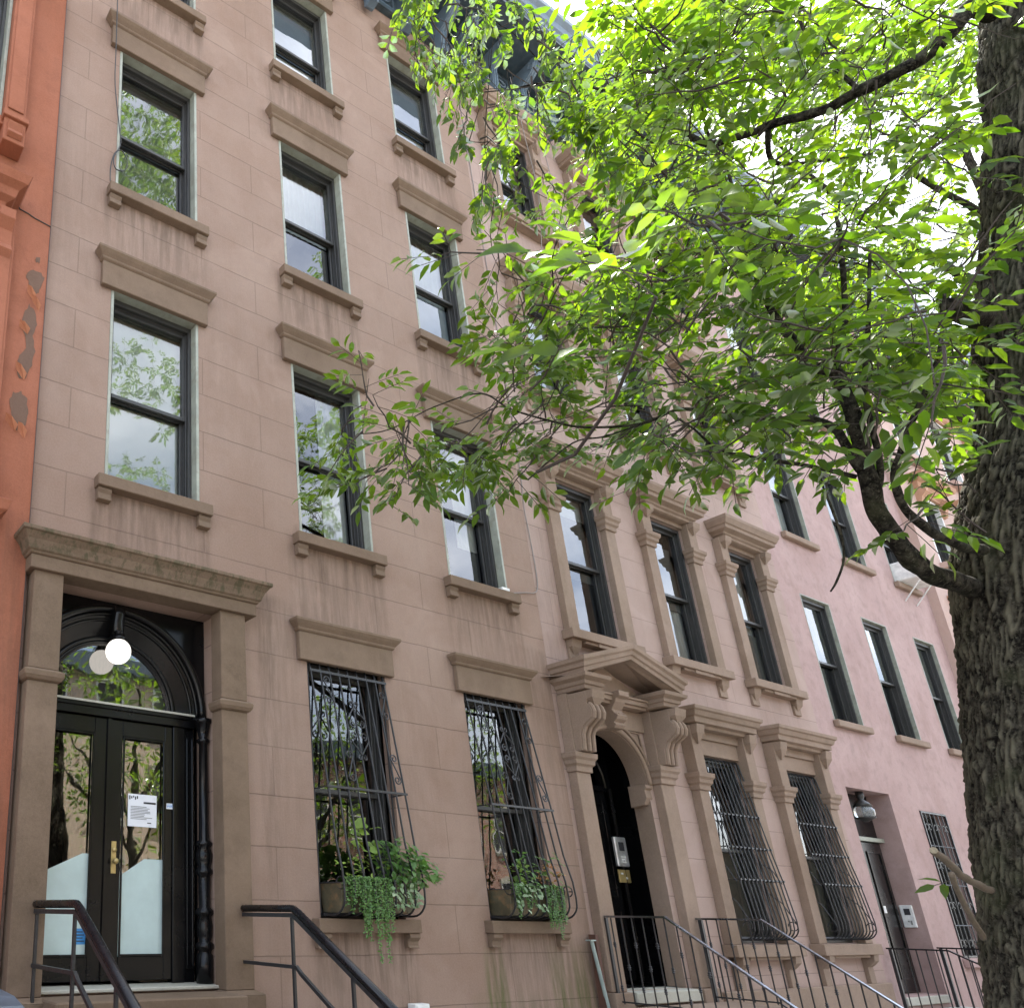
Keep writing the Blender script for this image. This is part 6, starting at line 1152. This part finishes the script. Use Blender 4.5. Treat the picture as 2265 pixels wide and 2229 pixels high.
# overhead crown of the same tree, outside the picture, that throws the dappled shade and shows in the panes
Lf = Leaves(); st2 = MB()
for (cx_, cy_, cz_, rx, rz, n_) in ((5.6, -6.6, 9.2, 2.3, 1.0, 60), (6.2, -6.3, 18.2, 2.3, 2.3, 230), (6.6, -6.2, 11.9, 1.6, .9, 45), (10.7, -6.2, 11.4, 1.7, 1.5, 90), (11.6, -6.2, 17.2, 1.0, 1.2, 30)):
    for i in range(n_):
        v_ = unit(rng.normal(size=3)) * rng.random() ** .45; spray(Lf, st2, np.array((cx_ + v_[0] * rx, cy_ + v_[1] * rx * .7, cz_ + v_[2] * rz)), rng.normal(size=3), 0, 5, .10)
targets = []
Lf.build('high_crown', 'leafB', ash, base); st2.build('high_branchlets', 'twig', ash)

# second ash further down the pavement: fills the upper right with backlit leaves
ash2 = thing('ash_tree', (11.9, -4.15, 0), 'second ash tree down the pavement whose crown fills the upper right', 'tree', 'street trees')
T2 = [[11.9, -4.15, -.02, .3], [11.9, -4.15, .4, .22], [11.8, -4.2, 2, .19], [11.5, -4.2, 4, .16], [11.0, -4.1, 6, .11], [10.6, -4.0, 8.5, .06], [10.5, -4.0, 10.5, .02]]
bark_trunk('trunk', T2, ash2, na=48, dz=.05)
tg2 = [np.array(t[:3], float) for t in TWIGS if t[3] == 2]
m = MB(); limbs2 = [[(11.6, -4.2, 3.4, .10), (10.4, -4.5, 4.6, .08), (8.9, -4.6, 5.4, .05), (7.4, -4.5, 6.0, .03), (6.2, -4.3, 6.3, .015)], [(11.4, -4.2, 4.4, .08), (10.2, -3.5, 6.0, .06), (8.6, -3.0, 7.0, .04), (7.0, -2.9, 7.6, .02)],
     [(11.0, -4.1, 6, .07), (9.6, -4.6, 7.6, .05), (8.0, -5.0, 8.8, .03)], [(10.8, -4.05, 7.2, .05), (9.8, -3.2, 9.0, .03), (8.8, -2.9, 10.2, .015)]]
for l_ in limbs2: rough_limb(m, l_, n=10)
m.build('limb', 'bark', ash2, smooth=True)
for i in range(90):
    j = rng.integers(0, 4); l_ = catmull(limbs2[j], 6); q = l_[rng.integers(4, len(l_))][:3] + rng.normal(size=3) * np.array((.7, .6, .7))
    if q[1] < -1.4 and q[0] < 9.6: tg2.append(q)
Lf = Leaves(); st = MB(); dirs = grow([p for l_ in limbs2 for p in catmull(l_, 6)], tg2, st, .006)
for t_, d in zip(tg2, dirs): spray(Lf, st, t_, unit(d + np.array((-.2, 0, -.1))), 0, 5, .066)
Lf.build('crown', 'leafB', ash2, (11.9, -4.15, 0)); st.build('branchlets', 'twig', ash2)

# ------------------------------------------------------------------ across the road: what the panes mirror
def far_tree(x, y, h, r, label, seed, n=2600, leafsz=.2):
    t = thing('street_tree', (x, y, 0), label, 'tree', 'trees across the road'); rr = np.random.default_rng(seed)
    m = MB(); m.tube([(x, y, 0), (x + .1, y, 2), (x - .1, y, 3.5), (x, y, h * .8)], [.22, .18, .14, .05], 10)
    for i in range(6): a = rr.random() * 6.3; m.tube([(x, y, 2.8 + i * .4), (x + r * .4 * cos(a), y + r * .4 * sin(a), 4 + i * .5), (x + r * .8 * cos(a), y + r * .8 * sin(a), 5 + i * .7)], [.09, .06, .02], 6)
    m.build('trunk', 'bark', t)
    Lf = Leaves(); cl = [np.array((x, y, h * .62)) + unit(rr.normal(size=3)) * np.array((r, r, h * .34)) * rr.random() ** .4 for _ in range(46)]
    for i in range(n):
        c = cl[rr.integers(0, len(cl))] + rr.normal(size=3) * .42 * r / 2.6
        Lf.leaf(c, unit(rr.normal(size=3)), unit(rr.normal(size=3) + np.array((0, 0, 1.2))), leafsz * (.7 + .6 * rr.random()), leafsz * .45)
    Lf.build('crown', 'leafB', t, (x, y, 0))
for i, (x, h, r, lb) in enumerate(((5, 9.5, 2.6, 'nearest leafy tree across the road, mirrored in the glazed doors'), (11, 10.5, 2.9, 'second leafy tree across the road'), (17.5, 9, 2.6, 'third leafy tree across the road'), (24, 11, 3., 'fourth leafy tree across the road'), (32, 10, 3., 'last leafy tree across the road'))):
    far_tree(x, -15.6, h, r, lb, 70 + i)
def far_house(x0, x1, h, mat, label, name='brick_house', y=-19.4):
    t = thing(name, ((x0 + x1) / 2, y, 0), label, 'house', 'houses across the road')
    m = MB(); m.box(x0, x1, y - 9, y, 0, h); m.build('wall', mat, t)
    m = MB(); m.box(x0 - .05, x1 + .05, y - .002, y + .4, h - .5, h + .1); m.build('cornice', 'teal', t)
    n = int((x1 - x0) / 2.1)
    for k in range(int(h // 3.3)):
        for j in range(n):
            xa = x0 + (x1 - x0) * (j + .5) / n - .5; z = 1.3 + 3.3 * k
            m = MB(); m.frame(xa, xa + 1, z, z + 1.9, y, y + .05, .07); m.box(xa, xa + 1, y, y + .04, z + .92, z + .98); w_ = m.build('window', 'white', t)
            g_ = MB(); g_.box(xa + .07, xa + .93, y + .002, y + .01, z + .07, z + 1.83); g_.build('pane', 'ink', w_)
            m = MB(); m.box(xa - .12, xa + 1.12, y, y + .1, z + 1.9, z + 2.12); m.build('lintel', 'marble', t)
            m = MB(); m.box(xa - .1, xa + 1.1, y, y + .12, z - .12, z); m.build('sill', 'marble', t)
far_house(-8, 6, 7.5, 'brick', 'low red brick house across the road'); far_house(6.02, 20, 10.5, 'brickpale', 'tan brick house across the road'); far_house(20.02, 40, 8.5, 'brick', 'long red brick house across the road')
